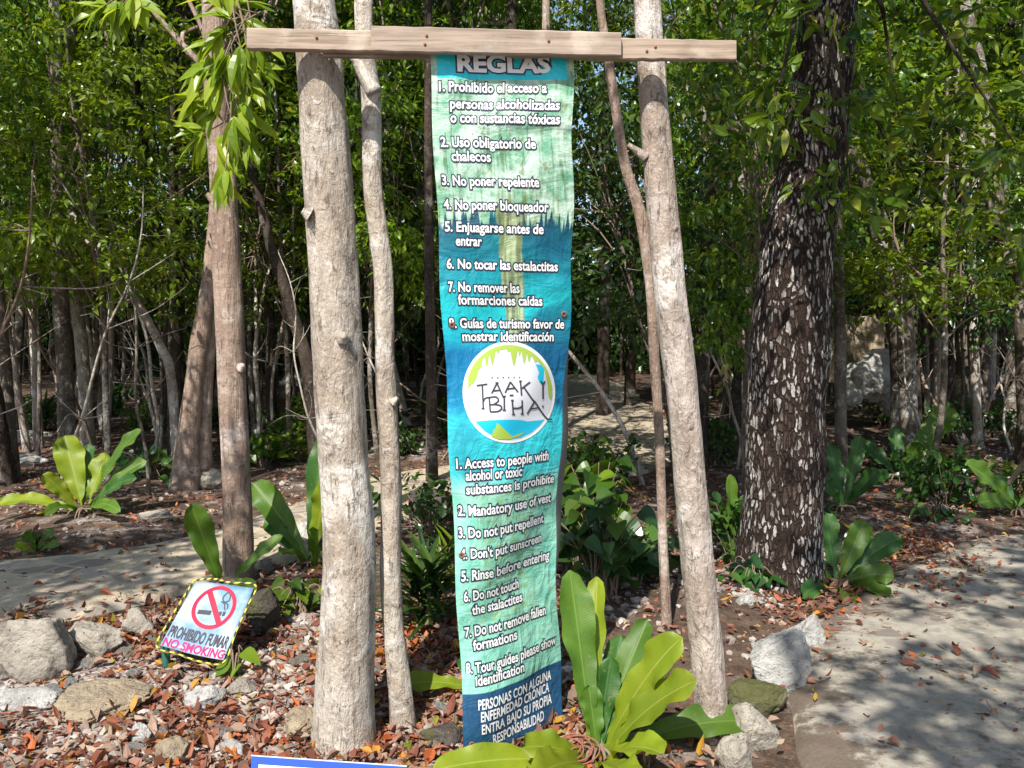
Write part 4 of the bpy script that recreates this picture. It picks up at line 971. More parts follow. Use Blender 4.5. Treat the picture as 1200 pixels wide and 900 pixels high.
mb = MB(); plank(mb, 435, 29.5, 60, 728, 37.5, 65.5, 3.008, 3.012, .022, 1); obj('plank', mb.mesh('plank', False), M['wood_b'], beam)
mb = MB(); plank(mb, 289, 32, 57, 470, 36, 61, 3.040, 3.042, .026, 2); obj('plank', mb.mesh('plank', False), M['wood'], beam)
mb = MB(); plank(mb, 690, 43, 69, 863, 47, 70, 3.042, 3.044, .026, 3); obj('plank', mb.mesh('plank', False), M['wood'], beam)
mb = MB(); plank(mb, 378, 42, 66, 745, 45, 68, 3.075, 3.078, .026, 4); obj('plank', mb.mesh('plank', False), M['wood_b'], beam)
mb = MB()
for px, py, Y in ((371, 44, 3.040), (500, 42, 3.009), (498, 52, 3.009), (643, 48, 3.011), (768, 55, 3.043), (758, 60, 3.043)):
    c = at(px, py, Y); tube(mb, [c + [0, .006, 0], c - [0, .004, 0]], [.005, .005], 8, 1)
obj('nail', mb.mesh('nail'), M['rust'], beam)

# ------------------------------------------------------------------ the banner
BW, BTOP = .506, None
LED = [(0.0, 504.5, 3.06), (.17, 511, 3.06), (.33, 516.5, 3.055), (.45, 522, 3.05), (.56, 526, 3.05), (.66, 530, 3.05), (.82, 536.5, 3.05), (.93, 541, 3.05), (1.0, 543, 3.05)]
RED = [(0.0, 671), (.17, 671.5), (.33, 670), (.43, 665), (.52, 659), (.60, 656), (.68, 651.5), (.76, 651), (.85, 654), (.93, 657.5), (1.0, 660)]
Z_TOP = at(504.5, 52, 3.06)[2]; Z_BOT = at(543, 884, 3.05)[2]
def lerp_tab(tab, v, k): return float(np.interp(v, [r[0] for r in tab], [r[k] for r in tab]))
def banner_S(u, v, off=0.0):
    z = Z_TOP + (Z_BOT - Z_TOP) * v
    Yl = lerp_tab(LED, v, 2); xl = at(lerp_tab(LED, v, 1), 450, Yl)[0]
    Yr = Yl + .05
    for _ in range(4):
        xr = (lerp_tab(RED, v, 1) - CX) / F_PX * (Yr * math.cos(PITCH) + (CAM_H - z) * math.sin(PITCH))
        Yr = Yl + math.sqrt(max(0.0009, (BW * .985) ** 2 - (xr - xl) ** 2))
    Yr = min(Yr, Yl + .40); dep = Yr - Yl
    lower = min(1, max(0, (v - .30) / .30))
    s = u
    base = s ** 1.35 if lower > 0 else s
    prof = (1 - lower) * s + lower * (s ** 1.5 * 1.06 - .06 * s ** 6)
    wob = .010 * math.sin(v * 17 + u * 2.1) * math.sin(u * 3.1416) + .008 * math.sin(v * 31 + u * 5) * (.3 + .7 * lower) + .014 * math.sin(u * 6.0 + v * 4) * lower + .0035 * math.sin(v * 62 + u * 9) * math.sin(u * 3.1416) + .003 * math.sin(v * 23 - u * 17)
    ux = u + .03 * lower * math.sin(u * math.pi) + .010 * math.sin(v * 37) * u + .007 * math.sin(v * 29 + 1) * (1 - u)
    return np.array([xl + (xr - xl) * ux, Yl + dep * prof + wob, z])
def S_off(u, v, off):
    p = banner_S(u, v)
    if not off: return p
    e = .004; du = banner_S(min(1, u + e), v) - banner_S(max(0, u - e), v); dv = banner_S(u, min(1, v + e)) - banner_S(u, max(0, v - e))
    nn = np.cross(du, dv); nn /= np.linalg.norm(nn); nn = nn if nn[1] < 0 else -nn
    return p + nn * off
NU, NV = 26, 150
GRID = np.array([[banner_S(i / NU, j / NV) for i in range(NU + 1)] for j in range(NV + 1)])
gx, gy = proj(GRID.reshape(-1, 3)); 
def inv(px, py):
    """photo pixel on the cloth -> (u, v)"""
    d = (gx - px) ** 2 + (gy - py) ** 2; k = int(d.argmin()); u, v = (k % (NU + 1)) / NU, (k // (NU + 1)) / NV
    for _ in range(5):
        x0, y0 = proj(banner_S(u, v)); e = .003
        xu, yu = proj(banner_S(u + e, v)); xv, yv = proj(banner_S(u, v + e))
        J = np.array([[(xu - x0) / e, (xv - x0) / e], [(yu - y0) / e, (yv - y0) / e]])
        dlt = np.linalg.solve(J, [px - x0, py - y0]); u, v = u + dlt[0] * .9, v + dlt[1] * .9
    return u, v
def mat_banner():
    g = G('printed_vinyl'); uvn = g.n('ShaderNodeUVMap'); sx = g.n('ShaderNodeSeparateXYZ'); g.put(sx.inputs[0], uvn.outputs[0]); u, v = sx.outputs[0], sx.outputs[1]
    def vec(a, b):
        c = g.n('ShaderNodeCombineXYZ'); g.put(c.inputs[0], g.math('MULTIPLY', u, a)); g.put(c.inputs[1], g.math('MULTIPLY', v, b)); return c.outputs[0]
    nA = g.noise(vec(5, 26), 1.0, 5, .65, .4); nS = g.noise(vec(26, 10), 1.0, 4, .6); nB = g.noise(vec(1.6, 8), 1.0, 3, .5, .8); nF = g.noise(vec(60, 260), 1.0, 3, .6)
    # cave ceiling: pale mint, white and olive
    top = g.mix(g.step(nA, .36, .62), (.13, .34, .22), (.44, .58, .49))
    top = g.mix(g.math('MULTIPLY', g.math('MULTIPLY', g.step(nS, .50, .64), g.step(nA, .70, .38)), .8), top, (.07, .13, .05))
    top = g.mix(g.math('MULTIPLY', g.step(g.noise(vec(9, 40), 1.0, 5, .75), .54, .66), .75), top, (.11, .17, .055))
    low = g.math('MULTIPLY', g.step(v, .16, .22), g.step(g.noise(vec(20, 6), 1.0, 3, .6), .5, .66)); top = g.mix(g.math('MULTIPLY', low, .8), top, (.13, .16, .035))
    # deep water
    deep = g.ramp(v, [(.0, (.004, .060, .10)), (.235, (.004, .050, .085)), (.285, (.004, .15, .21)), (.325, (.006, .26, .32)), (.36, (.012, .44, .48)), (.40, (.012, .38, .48)), (.425, (.005, .15, .33)), (.50, (.005, .20, .38)), (.525, (.03, .46, .56)), (.57, (.03, .50, .56)), (.64, (.08, .52, .50)), (1, (.2, .62, .48))])
    deep = g.mix(g.math('MULTIPLY', g.step(nB, .5, .68), .75), deep, (.005, .07, .16))
    deep = g.mix(g.math('MULTIPLY', g.step(nB, .46, .30), .6), deep, (.03, .46, .50))
    ice = g.math('ADD', v, g.math('MULTIPLY', g.math('SUBTRACT', g.noise(vec(30, 1.2), 1.0, 2, .6), .5), .10))
    ice = g.math('ADD', ice, g.math('MULTIPLY', g.math('SUBTRACT', g.noise(vec(7, .4), 1.0, 2, .6), .5), .05))
    c = g.mix(g.step(ice, .232, .240), top, deep)
    # stalactite column in the middle
    colw = g.math('ABSOLUTE', g.math('SUBTRACT', u, g.math('MULTIPLY_ADD', v, .16, .49)))
    colw = g.math('ADD', colw, g.math('MULTIPLY', g.math('SUBTRACT', g.noise(vec(6, 20), 1.0, 4), .5), .06))
    colw = g.math('ADD', colw, g.math('MULTIPLY', v, .10))
    cm = g.math('MULTIPLY', g.step(colw, .125, .105), g.math('MULTIPLY', g.step(v, .20, .24), g.math('SUBTRACT', 1.0, g.step(v, .40, .43))))
    c = g.mix(g.math('MULTIPLY', cm, .92), c, g.mix(g.step(nS, .4, .62), (.15, .18, .07), (.38, .45, .26)))
    # mint lower part with olive column
    mint = g.mix(g.step(nA, .32, .66), (.13, .43, .33), (.28, .58, .46))
    ol = g.math('MULTIPLY', g.step(g.math('ABSOLUTE', g.math('SUBTRACT', u, .47)), .34, .16), g.step(g.noise(vec(16, 110), 1.0, 4, .7), .44, .62)); ol = g.math('MULTIPLY', ol, g.math('SUBTRACT', 1.0, g.step(v, .80, .86)))
    mint = g.mix(g.math('MULTIPLY', ol, .8), mint, g.mix(nF, (.14, .26, .10), (.34, .48, .20)))
    wh = g.math('MULTIPLY', g.step(g.math('ABSOLUTE', g.math('SUBTRACT', g.math('MULTIPLY_ADD', u, .02, v), .615)), .028, .008), g.step(nB, .40, .52)); mint = g.mix(g.math('MULTIPLY', wh, .6), mint, (.52, .60, .57))
    mint = g.mix(g.step(v, .84, .90), mint, (.24, .56, .44))
    c = g.mix(g.step(g.math('ADD', v, g.math('MULTIPLY', g.math('SUBTRACT', nB, .5), .03)), .595, .635), c, mint)
    # header band and navy footer
    hb = g.math('MULTIPLY', g.math('LESS_THAN', v, .045), g.math('LESS_THAN', g.math('ABSOLUTE', g.math('SUBTRACT', u, .495)), .455)); c = g.mix(hb, c, (.012, .52, .64))
    c = g.mix(g.step(v, .9105, .9125), c, (.016, .072, .155))
    scuff = g.math('MULTIPLY', g.step(g.noise(vec(8, 40), 1.0, 6, .75), .64, .76), .22); c = g.mix(scuff, c, (.62, .62, .60))
    wr = g.noise(vec(3, 30), 1.0, 4, .6, 1.0)
    sh = g.bsdf(c, .42, g.bump(g.math('ADD', wr, g.math('MULTIPLY', g.noise(vec(5, 12), 1.0, 3, .5, 2.0), 1.2)), .35, .03), .4)
    tr = g.n('ShaderNodeBsdfTranslucent'); g.put(tr.inputs[0], c); ms = g.n('ShaderNodeMixShader'); ms.inputs[0].default_value = .08; g.put(ms.inputs[1], sh); g.put(ms.inputs[2], tr.outputs[0])
    return g.done(ms.outputs[0])
M['banner'] = mat_banner()
M['ink_white'] = mat_plain('white_print', (.72, .72, .72), .45, .35, 0, .05)
M['ink_navy'] = mat_plain('dark_navy_outline', (.022, .028, .06), .45, .35, 0, .05)
M['ink_black'] = mat_plain('charcoal_print', (.045, .04, .05), .5, .3, 0, .05)
M['ink_lime'] = mat_plain('lime_print', (.33, .46, .07), .45, .35, 0, .05)
M['ink_aqua'] = mat_plain('aqua_print', (.01, .42, .62), .45, .35, 0, .05)
M['ink_ice'] = mat_plain('pale_grey_print', (.58, .60, .65), .45, .35, 0, .05)
M['ink_teal'] = mat_plain('teal_print', (.01, .30, .42), .45, .35, 0, .05)
btop = banner_S(.5, 0.0); banner = thing('banner', 'tall printed banner of numbered rules hanging from the wooden crossbeam', 'banner', btop)
V = []; UVb = []
NU2, NV2 = 40, 260
for j in range(NV2 + 1):
    for i in range(NU2 + 1): V.append(banner_S(i / NU2, j / NV2)); UVb.append((i / NU2, j / NV2))
A = np.arange(len(V)).reshape(NV2 + 1, NU2 + 1)
Q = np.stack([A[:-1, :-1], A[1:, :-1], A[1:, 1:], A[:-1, 1:]], -1).reshape(-1, 4)
me = np_mesh('cloth', V, Q, smooth=True); ul = me.uv_layers.new(name='UVMap'); vi = np.empty(len(me.loops), np.int32); me.loops.foreach_get('vertex_index', vi)
ul.data.foreach_set('uv', np.array(UVb, np.float32)[vi].ravel()); obj('cloth', me, M['banner'], banner)
# curled right hem (shade on the turned cloth put into its grey)
V = []; nh = 60
for j in range(nh + 1):
    v = .42 + .36 * j / nh; p = banner_S(1.0, v); w = .030 * math.sin(math.pi * j / nh) ** .7
    V += [p + [0, .001, 0], p + [w * .7, w * 1.2, 0], p + [w, w * 2.6, 0]]
A = np.arange(len(V)).reshape(nh + 1, 3); Q = np.stack([A[:-1, :-1], A[1:, :-1], A[1:, 1:], A[:-1, 1:]], -1).reshape(-1, 4)
obj('hem', np_mesh('hem', V, Q, smooth=True), mat_plain('hem_shade_grey', (.16, .15, .145), .7), banner)

def text_geo(s, offset):
    cu = bpy.data.curves.new('t', 'FONT'); cu.body = s; cu.size = 1.0; cu.offset = offset; cu.resolution_u = 3
    ob = bpy.data.objects.new('t', cu); COL.objects.link(ob); dg = bpy.context.evaluated_depsgraph_get(); dg.update()
    e = ob.evaluated_get(dg); m = e.to_mesh(); m.calc_loop_triangles()
    v = np.array([x.co[:] for x in m.vertices]); t = np.array([x.vertices[:] for x in m.loop_triangles]); e.to_mesh_clear()
    bpy.data.objects.remove(ob); bpy.data.curves.remove(cu); return v, t
def subdiv(v, t, maxlen):
    bm = bmesh.new(); vs = [bm.verts.new((a[0], a[1], 0)) for a in v]
    for f in t:
        try: bm.faces.new([vs[i] for i in f])
        except ValueError: pass
    for _ in range(6):
        es = [e for e in bm.edges if e.calc_length() > maxlen]
        if not es: break
        bmesh.ops.subdivide_edges(bm, edges=es, cuts=1)
        bmesh.ops.triangulate(bm, faces=[f for f in bm.faces if len(f.verts) > 3])
    bm.verts.index_update(); V = np.array([a.co[:] for a in bm.verts]); T = np.array([[a.index for a in f.verts] for f in bm.faces]); bm.free(); return V, T
BLEN = Z_TOP - Z_BOT
def put_text(mw, mn, s, x0, y0, x1, cap_px, bold=.022, outl=.125, Yn=3.06):
    """s on the cloth; (x0,y0) baseline start in the photo, x1 = right end"""
    mw = MB(); mn = MB() if mn else None
    u0, v0 = inv(x0, y0)
    us = np.linspace(u0, 1.0, 120); xs_ = np.array([proj(banner_S(a, v0))[0] for a in us]); u1 = us[int(np.abs(xs_ - x1).argmin())]
    hv = cap_px * Yn / F_PX / BLEN / .70
    for mbq, offs, lift in ((mn, outl, .0014), (mw, bold, .0030)):
        if mbq is None: continue
        v, t = text_geo(s, offs)
        if offs == outl or mn is None: pass
        if mbq is mn: ref = text_geo(s, bold)[0]
        else: ref = v
        a, b = ref[:, 0].min(), ref[:, 0].max()
        uu = u0 + (v[:, 0] - a) / (b - a) * (u1 - u0); vv = v0 - v[:, 1] * hv
        mbq.add(np.array([S_off(p, q, lift) for p, q in zip(uu, vv)]), t=t)
    tl = obj('text_line', mw.mesh('text_line', False), M['ink_white'], banner)
    if mn: obj('outline', mn.mesh('outline', False), M['ink_navy'], tl)
white, navy = None, True
put_text(white, navy, 'REGLAS', 536, 83, 645, 18.5, .04, .10)
LINES = [
 ('1. Prohibido el acceso a', 514.5, 107, 641, 11.3), ('personas alcoholizadas', 527.5, 127, 656, 11.3), ('o con sustancias tóxicas', 528, 143.5, 656, 11.3),
 ('2. Uso obligatorio de', 516.5, 172, 628, 11.3), ('chalecos', 529.5, 188.5, 575, 11.3), ('3. No poner repelente', 518, 216.5, 632, 11.3),
 ('4. No poner bloqueador', 520, 245, 643, 11.3), ('5. Enjuagarse antes de', 521.5, 271, 636, 11.3), ('entrar', 534, 287.5, 564, 11.3),
 ('6. No tocar las estalactitas', 523.5, 314.5, 654, 11.3), ('7. No remover las', 525.5, 341.5, 609, 11.3), ('formarciones caídas', 537, 356.5, 636, 11.3),
 ('8. Guías de turismo favor de', 526.5, 384, 661, 11.3), ('mostrar identificación', 542, 399.5, 648, 11.3),
 ('1. Access to people with', 535, 549, 642, 12.0), ('alcohol or toxic', 546, 563, 611, 12.0), ('substances is prohibite', 546.5, 579, 648, 11.5),
 ('2. Mandatory use of vest', 537, 604, 645, 12.0), ('3. Do not put repellent', 537.5, 630, 636, 12.0), ("4. Don't put sunscreen", 539.5, 655, 634, 11.5),
 ('5. Rinse before entering', 540.5, 681, 643, 12.0), ('6. Do not touch', 543.5, 705, 607, 12.0), ('the stalactites', 553, 720.5, 612, 11.5),
 ('7. Do not remove fallen', 545, 746.5, 639, 12.0), ('formations', 554.5, 762, 606, 12.0), ('8. Tour guides please show', 546.5, 788.5, 651, 12.0), ('identification', 557.5, 803.5, 614, 12.0)]
for L_ in LINES: put_text(white, navy, *L_)
for L_ in [('PERSONAS CON ALGUNA', 560.5, 832, 645, 12.0), ('ENFERMEDAD CRÓNICA', 563.5, 846, 643, 12.0), ('ENTRA BAJO SU PROPIA', 564.5, 860.5, 646, 12.0), ('RESPONSABILIDAD', 577.5, 871.5, 637, 12.0)]:
    put_text(white, None, *L_, .022)
# round emblem; coordinates below were read from an enlargement (5.625 x, corner 500,380)
def z4(x, y): return inv(500 + x / 5.625, 380 + y / 5.625)
def poly_on(mbq, pts, lift):
    bm = bmesh.new(); vs = [bm.verts.new((a, b, 0)) for a, b in pts]; f = bm.faces.new(vs); bmesh.ops.triangulate(bm, faces=[f])
    bm.verts.index_update(); v = np.array([a.co[:] for a in bm.verts]); t = np.array([[a.index for a in f.verts] for f in bm.faces]); bm.free()
    # metric space for subdivision: u*BW, v*BLEN
    v2 = v[:, :2] * [BW, BLEN]; V, T = subdiv(np.c_[v2], t, .012); mbq.add(np.array([S_off(a / BW, b / BLEN, lift) for a, b, _ in V]), t=T)
def ell(cx, cy, rx, ry, n=64, a0=0, a1=360): return [z4(cx + rx * math.cos(R(a0 + (a1 - a0) * i / n)), cy + ry * math.sin(R(a0 + (a1 - a0) * i / n))) for i in range(n)]
ec = (541, 448)
emb = MB(); poly_on(emb, ell(*ec, 305, 335), .0014); e_white = obj('emblem', emb.mesh('emblem', False), M['ink_white'], banner)
mb = MB(); poly_on(mb, ell(*ec, 287, 316), .0020); obj('emblem_ground', mb.mesh('emblem_ground', False), M['ink_ice'], banner)
def in_ell(x, y, k=.985):
    dx, dy = (x - ec[0]) / 287, (y - ec[1]) / 316; d = math.hypot(dx, dy)
    return (x, y) if d <= k else (ec[0] + dx / d * k * 287, ec[1] + dy / d * k * 316)
def arc(a0, a1, n=22): return [(ec[0] + 284 * math.cos(R(a0 + (a1 - a0) * i / n)), ec[1] + 312 * math.sin(R(a0 + (a1 - a0) * i / n))) for i in range(n + 1)]
lime = MB()
LV = []
for x in range(272, 800, 3):
    e = max(0.0, 1 - ((x - ec[0]) / 284.0) ** 2); y0 = ec[1] - 312 * math.sqrt(e)
    e = max(0.0, 1 - ((x - ec[0]) / 272.0) ** 2); y = max(y0 + 10, ec[1] - 286 * math.sqrt(e))
    for xc, dep, hw in ((395, 75, 14), (432, 85, 19), (470, 22, 10), (573, 110, 24), (610, 38, 10), (640, 80, 17), (672, 50, 13), (712, 25, 16), (540, 20, 16), (355, 50, 14), (322, 90, 30), (290, 60, 26)):
        y += dep * max(0.0, 1 - (abs(x - xc) / hw) ** 1.5)
    for k in range(5): LV.append(S_off(*z4(x, y0 + (y - y0) * k / 4), .0030))
A = np.arange(len(LV)).reshape(-1, 5); lime.add(LV, np.stack([A[:-1, :-1], A[:-1, 1:], A[1:, 1:], A[1:, :-1]], -1).reshape(-1, 4))
poly_on(lime, [z4(*in_ell(*p)) for p in [(768, 255), (790, 262), (812, 320), (830, 400), (832, 470), (815, 500), (800, 470), (795, 400), (780, 330)]], .0032)
poly_on(lime, [z4(*p) for p in [(425, 738), (440, 690), (451, 690), (462, 648), (476, 690), (490, 736), (560, 738), (620, 716), (645, 708), (605, 738), (545, 756), (470, 756)]], .0034)
obj('emblem_lime', lime.mesh('emblem_lime', False), M['ink_lime'], banner)
aq = MB(); poly_on(aq, [z4(*in_ell(*p)) for p in [(300, 660), (340, 640), (420, 632), (520, 628), (620, 630), (660, 640), (740, 632), (790, 640), (760, 690), (700, 730), (620, 755), (540, 764), (450, 755), (370, 725)]], .0026)
obj('emblem_water', aq.mesh('emblem_water', False), M['ink_aqua'], banner); aq = MB(); poly_on(aq, [z4(*p) for p in [(716, 262), (762, 268), (772, 300), (766, 385), (742, 385), (728, 350), (738, 320)]], .0026); obj('emblem_pool', aq.mesh('emblem_water', False), M['ink_aqua'], banner)
ch = MB()
def stroke(pts, w=9):
    P2 = np.array(pts, float); 
    if len(P2) > 2: P2 = cat(P2, 5)
    T = np.gradient(P2, axis=0); T /= np.linalg.norm(T, axis=1)[:, None] + 1e-9; Nn = np.stack([-T[:, 1], T[:, 0]], 1) * w / 2
    if len(P2) == 2: s = np.linspace(0, 1, 6)[:, None]; P2 = P2[0] * (1 - s) + P2[1] * s; Nn = np.repeat(Nn[:1], 6, 0)
    V = []
    for p, q in zip(P2, Nn): V += [S_off(*z4(*(p + q)), .0040), S_off(*z4(*(p - q)), .0040)]
    A = np.arange(len(V)).reshape(-1, 2); ch.add(V, np.stack([A[:-1, 0], A[:-1, 1], A[1:, 1], A[1:, 0]], -1))
for s_ in [[(328, 404), (398, 394)], [(365, 400), (372, 556)], [(360, 556), (380, 556)], [(371, 512), (384, 488), (412, 482)],
           [(426, 456), (460, 388)], [(460, 388), (503, 484)], [(436, 440), (482, 434)], [(450, 387), (470, 385)], [(514, 452), (548, 380)], [(548, 380), (598, 446)], [(526, 428), (578, 420)], [(543, 469), (568, 468)],
           [(615, 375), (622, 468)], [(678, 380), (622, 424)], [(606, 376), (624, 374)], [(636, 412), (690, 490), (712, 512)],
           [(410, 480), (418, 578)], [(410, 482), (455, 480), (470, 504), (440, 528), (418, 530)], [(440, 528), (482, 536), (490, 556), (466, 574), (418, 578)], [(508, 476), (508, 566)], [(498, 476), (518, 475)], [(498, 566), (518, 566)],
           [(560, 502), (567, 594)], [(625, 500), (627, 590)], [(563, 552), (600, 552), (626, 538)], [(552, 502), (570, 501)], [(558, 594), (578, 593)], [(616, 590), (636, 590)],
           [(658, 590), (708, 506)], [(708, 506), (750, 572), (790, 622), (822, 626)], [(678, 558), (738, 548)],
           [(762, 392), (762, 492)], [(748, 374), (762, 394), (776, 374)], [(762, 534), (762, 548)]]: stroke(s_, 10)
for k in range(6): stroke([(425 + k * 36, 352 - k * .5), (433 + k * 36, 352 - k * .5)], 7)
obj('emblem_lettering', ch.mesh('emblem_lettering', False), M['ink_black'], banner)
# rusty eyelets
for px, py, dx in ((529.5, 381, .012), (660.5, 368, -.006), (541, 650.5, 0), (552.5, 872, 0), (650.5, 838, 0)):
    u, v = inv(px, py); u = min(.965, max(.035, u)); c = S_off(u, v, .002); e = S_off(u, v, .006) - c; e /= np.linalg.norm(e); a_ = np.cross(e, [0, 0, 1]); a_ /= np.linalg.norm(a_); b_ = np.cross(e, a_); mb = MB(); V = []
    ks = 20
    for rr, hh in ((.0045, .001), (.0055, .004), (.010, .004), (.0115, .001)):
        for k in range(ks): V.append(c + (a_ * math.cos(k / ks * 6.2832) + b_ * math.sin(k / ks * 6.2832)) * rr + e * hh)
    V.append(c - e * .001 + e * .002); A = np.arange(4 * ks).reshape(4, ks); B = np.roll(A, -1, 1)
    mb.add(V, np.stack([A[:-1], B[:-1], B[1:], A[1:]], -1).reshape(-1, 4)); obj('eyelet', mb.mesh('eyelet'), M['rust'], banner)
    mb = MB(); mb.add([c + e * .0022] + [c + e * .0022 + (a_ * math.cos(k / 12 * 6.2832) + b_ * math.sin(k / 12 * 6.2832)) * .0048 for k in range(12)], t=[(0, k + 1, (k + 1) % 12 + 1) for k in range(12)]); obj('eyelet_hole', mb.mesh('eyelet_hole'), M['ink_black'], banner)
for pl in ([(650, 842), (656, 856), (657, 868), (652, 878)], [(650, 842), (646, 855), (655, 870)], [(552, 876), (553, 886), (550, 898)], [(553, 876), (556, 890)]):
    mb = MB(); tube(mb, [at(x, y, 3.36 if x > 600 else 3.04) for x, y in pl], [.0016] * len(pl), 6, 5); obj('wire_tie', mb.mesh('wire_tie'), M['wire'], banner)
# coil of rusty wire on the ground
mb = MB(); c = at(666, 884, 3.0); rr = random.Random(3)
for k in range(6):
    r_ = rr.uniform(.045, .075); ph = rr.uniform(0, 6.28); o_ = np.array([rr.uniform(-.03, .04), rr.uniform(-.03, .03), rr.uniform(-.01, .03)])
    pts_ = [c + o_ + [r_ * 1.1 * math.cos(a), .5 * r_ * math.sin(a) + .02 * math.cos(a + ph), .55 * r_ * math.sin(a + .4)] for a in np.linspace(ph, ph + 6.9, 14)]
    tube(mb, pts_, [.0032] * 14, 7, 4)
o = obj('wire_coil', mb.mesh('wire_coil'), M['rust'], origin=c); tag(o, 'tangled coil of rusty wire on the ground at the lower right corner of the banner', 'wire')

# ------------------------------------------------------------------ no smoking sign
TL, TR, BR, BL = at(229, 682, 4.06), at(297, 688, 4.02), at(262, 774, 3.74), at(188, 757, 3.78)
def sgn(a, b, off=0.0):
    p = (TL * (1 - a) + TR * a) * (1 - b) + (BL * (1 - a) + BR * a) * b
    nn = np.cross(TR - TL, BL - TL); nn /= np.linalg.norm(nn); nn = nn if nn[1] < 0 else -nn
    return p + nn * (off + .006 * math.sin(a * 5 + b * 2))
sgt = thing('no_smoking_sign', 'small tilted white no smoking sign bordered with yellow and black striped cord', 'sign', BL)
def mat_sign():
    g = G('faded_sign_panel'); co = g.coord(); n1 = g.noise(co, 6, 4, .6, .5); n2 = g.noise(co, 30, 5, .7)
    c = g.mix(g.step(n1, .38, .62), (.13, .235, .35), (.33, .41, .49)); c = g.mix(g.math('MULTIPLY', g.step(n2, .58, .70), .5), c, (.08, .19, .31))
    return g.done(g.bsdf(c, .4, None, .4))
m_ = 14; V = [sgn(i / m_, j / m_, 0) for j in range(m_ + 1) for i in range(m_ + 1)] + [sgn(i / m_, j / m_, -.006) for j in range(m_ + 1) for i in range(m_ + 1)]
A = np.arange((m_ + 1) ** 2).reshape(m_ + 1, m_ + 1); q = np.stack([A[:-1, :-1], A[1:, :-1], A[1:, 1:], A[:-1, 1:]], -1).reshape(-1, 4); q = np.vstack([q, q[:, ::-1] + (m_ + 1) ** 2])
rim = [A[0, :], A[:, -1], A[-1, ::-1], A[::-1, 0]]; rimq = []
for r_ in rim:
    for i in range(m_): rimq.append((r_[i], r_[i + 1], r_[i + 1] + (m_ + 1) ** 2, r_[i] + (m_ + 1) ** 2))
mb = MB(); mb.add(V, np.vstack([q, rimq])); obj('panel', mb.mesh('panel'), mat_sign(), sgt)
M['ink_red'] = mat_plain('red_print', (.46, .006, .035), .45, .35, 0, .05); M['ink_magenta'] = mat_plain('magenta_print', (.38, .008, .12), .45, .35, 0, .05)
def flat_on(mbq, pts, lift, fn=sgn):
    bm = bmesh.new(); f = bm.faces.new([bm.verts.new((a, b, 0)) for a, b in pts]); bmesh.ops.triangulate(bm, faces=[f]); bm.verts.index_update()
    v = np.array([a.co[:] for a in bm.verts]); t = np.array([[a.index for a in f.verts] for f in bm.faces]); bm.free(); V, T = subdiv(v, t, .08); mbq.add(np.array([fn(a, b, lift) for a, b, _ in V]), t=T)
cc = (.51, .345); mb = MB(); ns = 60; V = []
for i in range(ns):
    a_ = 2 * math.pi * i / ns; V += [sgn(cc[0] + .335 * math.cos(a_), cc[1] + .31 * math.sin(a_), .002), sgn(cc[0] + .275 * math.cos(a_), cc[1] + .255 * math.sin(a_), .002)]
A = np.arange(2 * ns).reshape(ns, 2); B = np.roll(A, -1, 0); mb.add(V, np.stack([A[:, 0], A[:, 1], B[:, 1], B[:, 0]], -1))
flat_on(mb, [(.275, .135), (.335, .085), (.745, .555), (.685, .605)], .0032); obj('prohibition_ring', mb.mesh('prohibition_ring', False), M['ink_red'], sgt)
mb = MB(); flat_on(mb, [(.30, .42), (.50, .40), (.50, .46), (.30, .48)], .0024); flat_on(mb, [(.62, .39), (.66, .385), (.66, .445), (.62, .45)], .0024); flat_on(mb, [(.68, .383), (.72, .378), (.72, .438), (.68, .443)], .0024)
for pl in ([(.60, .14), (.58, .20), (.63, .25), (.69, .22), (.68, .15), (.63, .11), (.60, .14)], [(.58, .25), (.65, .28), (.67, .33), (.70, .36)], [(.63, .25), (.70, .28), (.72, .34)]):
    pp = cat(pl, 5); T = np.gradient(pp, axis=0); T /= np.linalg.norm(T, axis=1)[:, None]; Nn = np.stack([-T[:, 1], T[:, 0]], 1) * .008
    V = []; [V.extend([sgn(*(p + q_), .0024), sgn(*(p - q_), .0024)]) for p, q_ in zip(pp, Nn)]; A = np.arange(len(V)).reshape(-1, 2); mb.add(V, np.stack([A[:-1, 0], A[:-1, 1], A[1:, 1], A[1:, 0]], -1))
obj('cigarette_symbol', mb.mesh('cigarette_symbol', False), M['ink_black'], sgt)
def sign_text(s, a0, a1, b, h, mat):
    v, t = text_geo(s, .03); lo, hi = v[:, 0].min(), v[:, 0].max(); mb = MB()
    mb.add(np.array([sgn(a0 + (x - lo) / (hi - lo) * (a1 - a0), b - y * h / .7, .0022) for x, y, _ in v]), t=t); obj('lettering', mb.mesh('lettering', False), mat, sgt)
sign_text('PROHIBIDO FUMAR', .03, .97, .855, .155, M['ink_black']); sign_text('NO SMOKING', .02, .98, .99, .11, M['ink_magenta'])
g = G('striped_cord'); sx = g.n('ShaderNodeUVMap'); sp = g.n('ShaderNodeSeparateXYZ'); g.put(sp.inputs[0], sx.outputs[0])
fr = g.math('FRACT', g.math('ADD', sp.outputs[1], g.math('MULTIPLY', sp.outputs[0], .8))); M['cord'] = g.done(g.bsdf(g.mix(g.math('GREATER_THAN', fr, .5), (.50, .44, .06), (.04, .04, .035)), .6, None, .3))
mb = MB(); cps = [sgn(-.03, -.02, .004), sgn(.3, -.045, .008), sgn(.6, -.02, .008), sgn(1.03, -.02, .008), sgn(1.04, .3, .008), sgn(1.03, .65, .008), sgn(1.03, 1.03, .004), sgn(.7, 1.08, .004), sgn(.3, 1.05, .002), sgn(-.03, 1.03, .004), sgn(-.05, .65, .006), sgn(-.04, .3, .006), sgn(-.03, -.02, .004)]
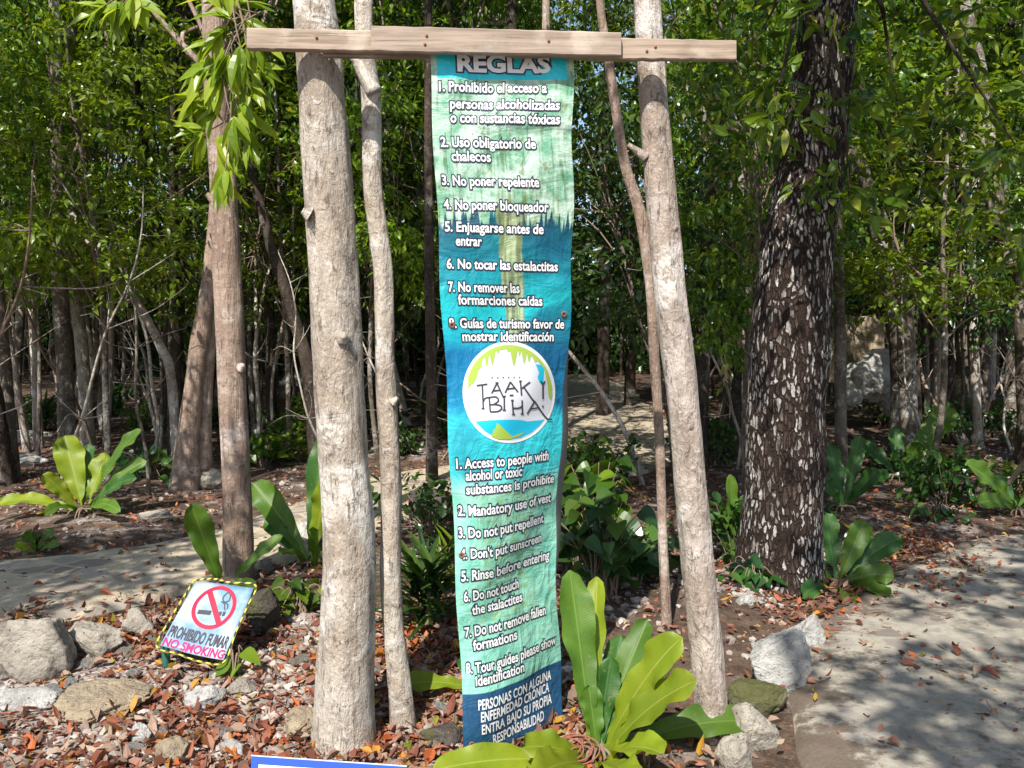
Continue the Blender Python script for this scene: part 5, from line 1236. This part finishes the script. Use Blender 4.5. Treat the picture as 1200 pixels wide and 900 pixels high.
tube(mb, cps, [.005] * len(cps), 8, 10, caps=False); me = mb.mesh('cord'); ul = me.uv_layers.new(name='UVMap'); vi = np.empty(len(me.loops), np.int32); me.loops.foreach_get('vertex_index', vi)
ul.data.foreach_set('uv', np.stack([(vi % 8) / 8.0, (vi // 8) * .27], 1).astype(np.float32).ravel()); obj('striped_cord', me, M['cord'], sgt)
mb = MB(); p0 = at(194, 750, 3.84); pg = gp(p0[0], 3.84); tube(mb, [pg - [0, 0, .1], (pg + p0) / 2, p0, sgn(.2, .7, -.012)], [.018, .018, .018, .016], 8, 3)
obj('stake', mb.mesh('stake'), M['stake'], sgt)
heart_plant('broad green seedling leaves at the right side of the no smoking sign', (275, 775), 5, .05, .08, 3.75, .10, 'leaf_lime', 21)

# ------------------------------------------------------------------ blue bordered sign at the bottom edge
a0, a1 = at(295, 885.5, 2.62), at(476, 898, 2.62)
def bsg(a, b, off=0.0):
    d = np.array([0, -.10, -.30]); return a0 * (1 - a) + a1 * a + d * b + np.array([0, -1, .33]) * off
bs = thing('blue_bordered_sign', 'white sign board with a blue border rising at the bottom edge', 'sign', bsg(.5, 1))
mb = MB(); V = [bsg(a, b, o_) for o_ in (0, -.008) for (a, b) in ((0, 0), (1, 0), (1, 1), (0, 1))]
mb.add(V, [(0, 3, 2, 1), (4, 5, 6, 7), (0, 1, 5, 4), (1, 2, 6, 5), (2, 3, 7, 6), (3, 0, 4, 7)]); obj('board', mb.mesh('board', False), mat_plain('blue_enamel', (.015, .065, .50), .35, .5, 0, .1), bs)
mb = MB(); mb.add([bsg(.05, .075, .0022), bsg(.95, .075, .0022), bsg(.95, .93, .0022), bsg(.05, .93, .0022)], [(0, 3, 2, 1)]); obj('white_field', mb.mesh('white_field', False), mat_plain('white_enamel', (.74, .79, .82), .35, .5, 0, .08), bs)
mb = MB(); mb.add([bsg(-.004, -.008, .001), bsg(1.004, -.008, .001), bsg(1.004, .004, .001), bsg(-.004, .004, .001)], [(0, 3, 2, 1)]); obj('pale_edge', mb.mesh('pale_edge', False), mat_plain('pale_blue_edge', (.45, .55, .78), .4), bs)
for a_ in (.2, .8):
    mb = MB(); p0 = bsg(a_, .6, -.02); pg = gp(p0[0], p0[1] + .01); tube(mb, [pg - [0, 0, .1], pg * .5 + p0 * .5, bsg(a_, .15, -.02)], [.012] * 3, 8, 3); obj('stake', mb.mesh('stake'), M['rust'], bs)
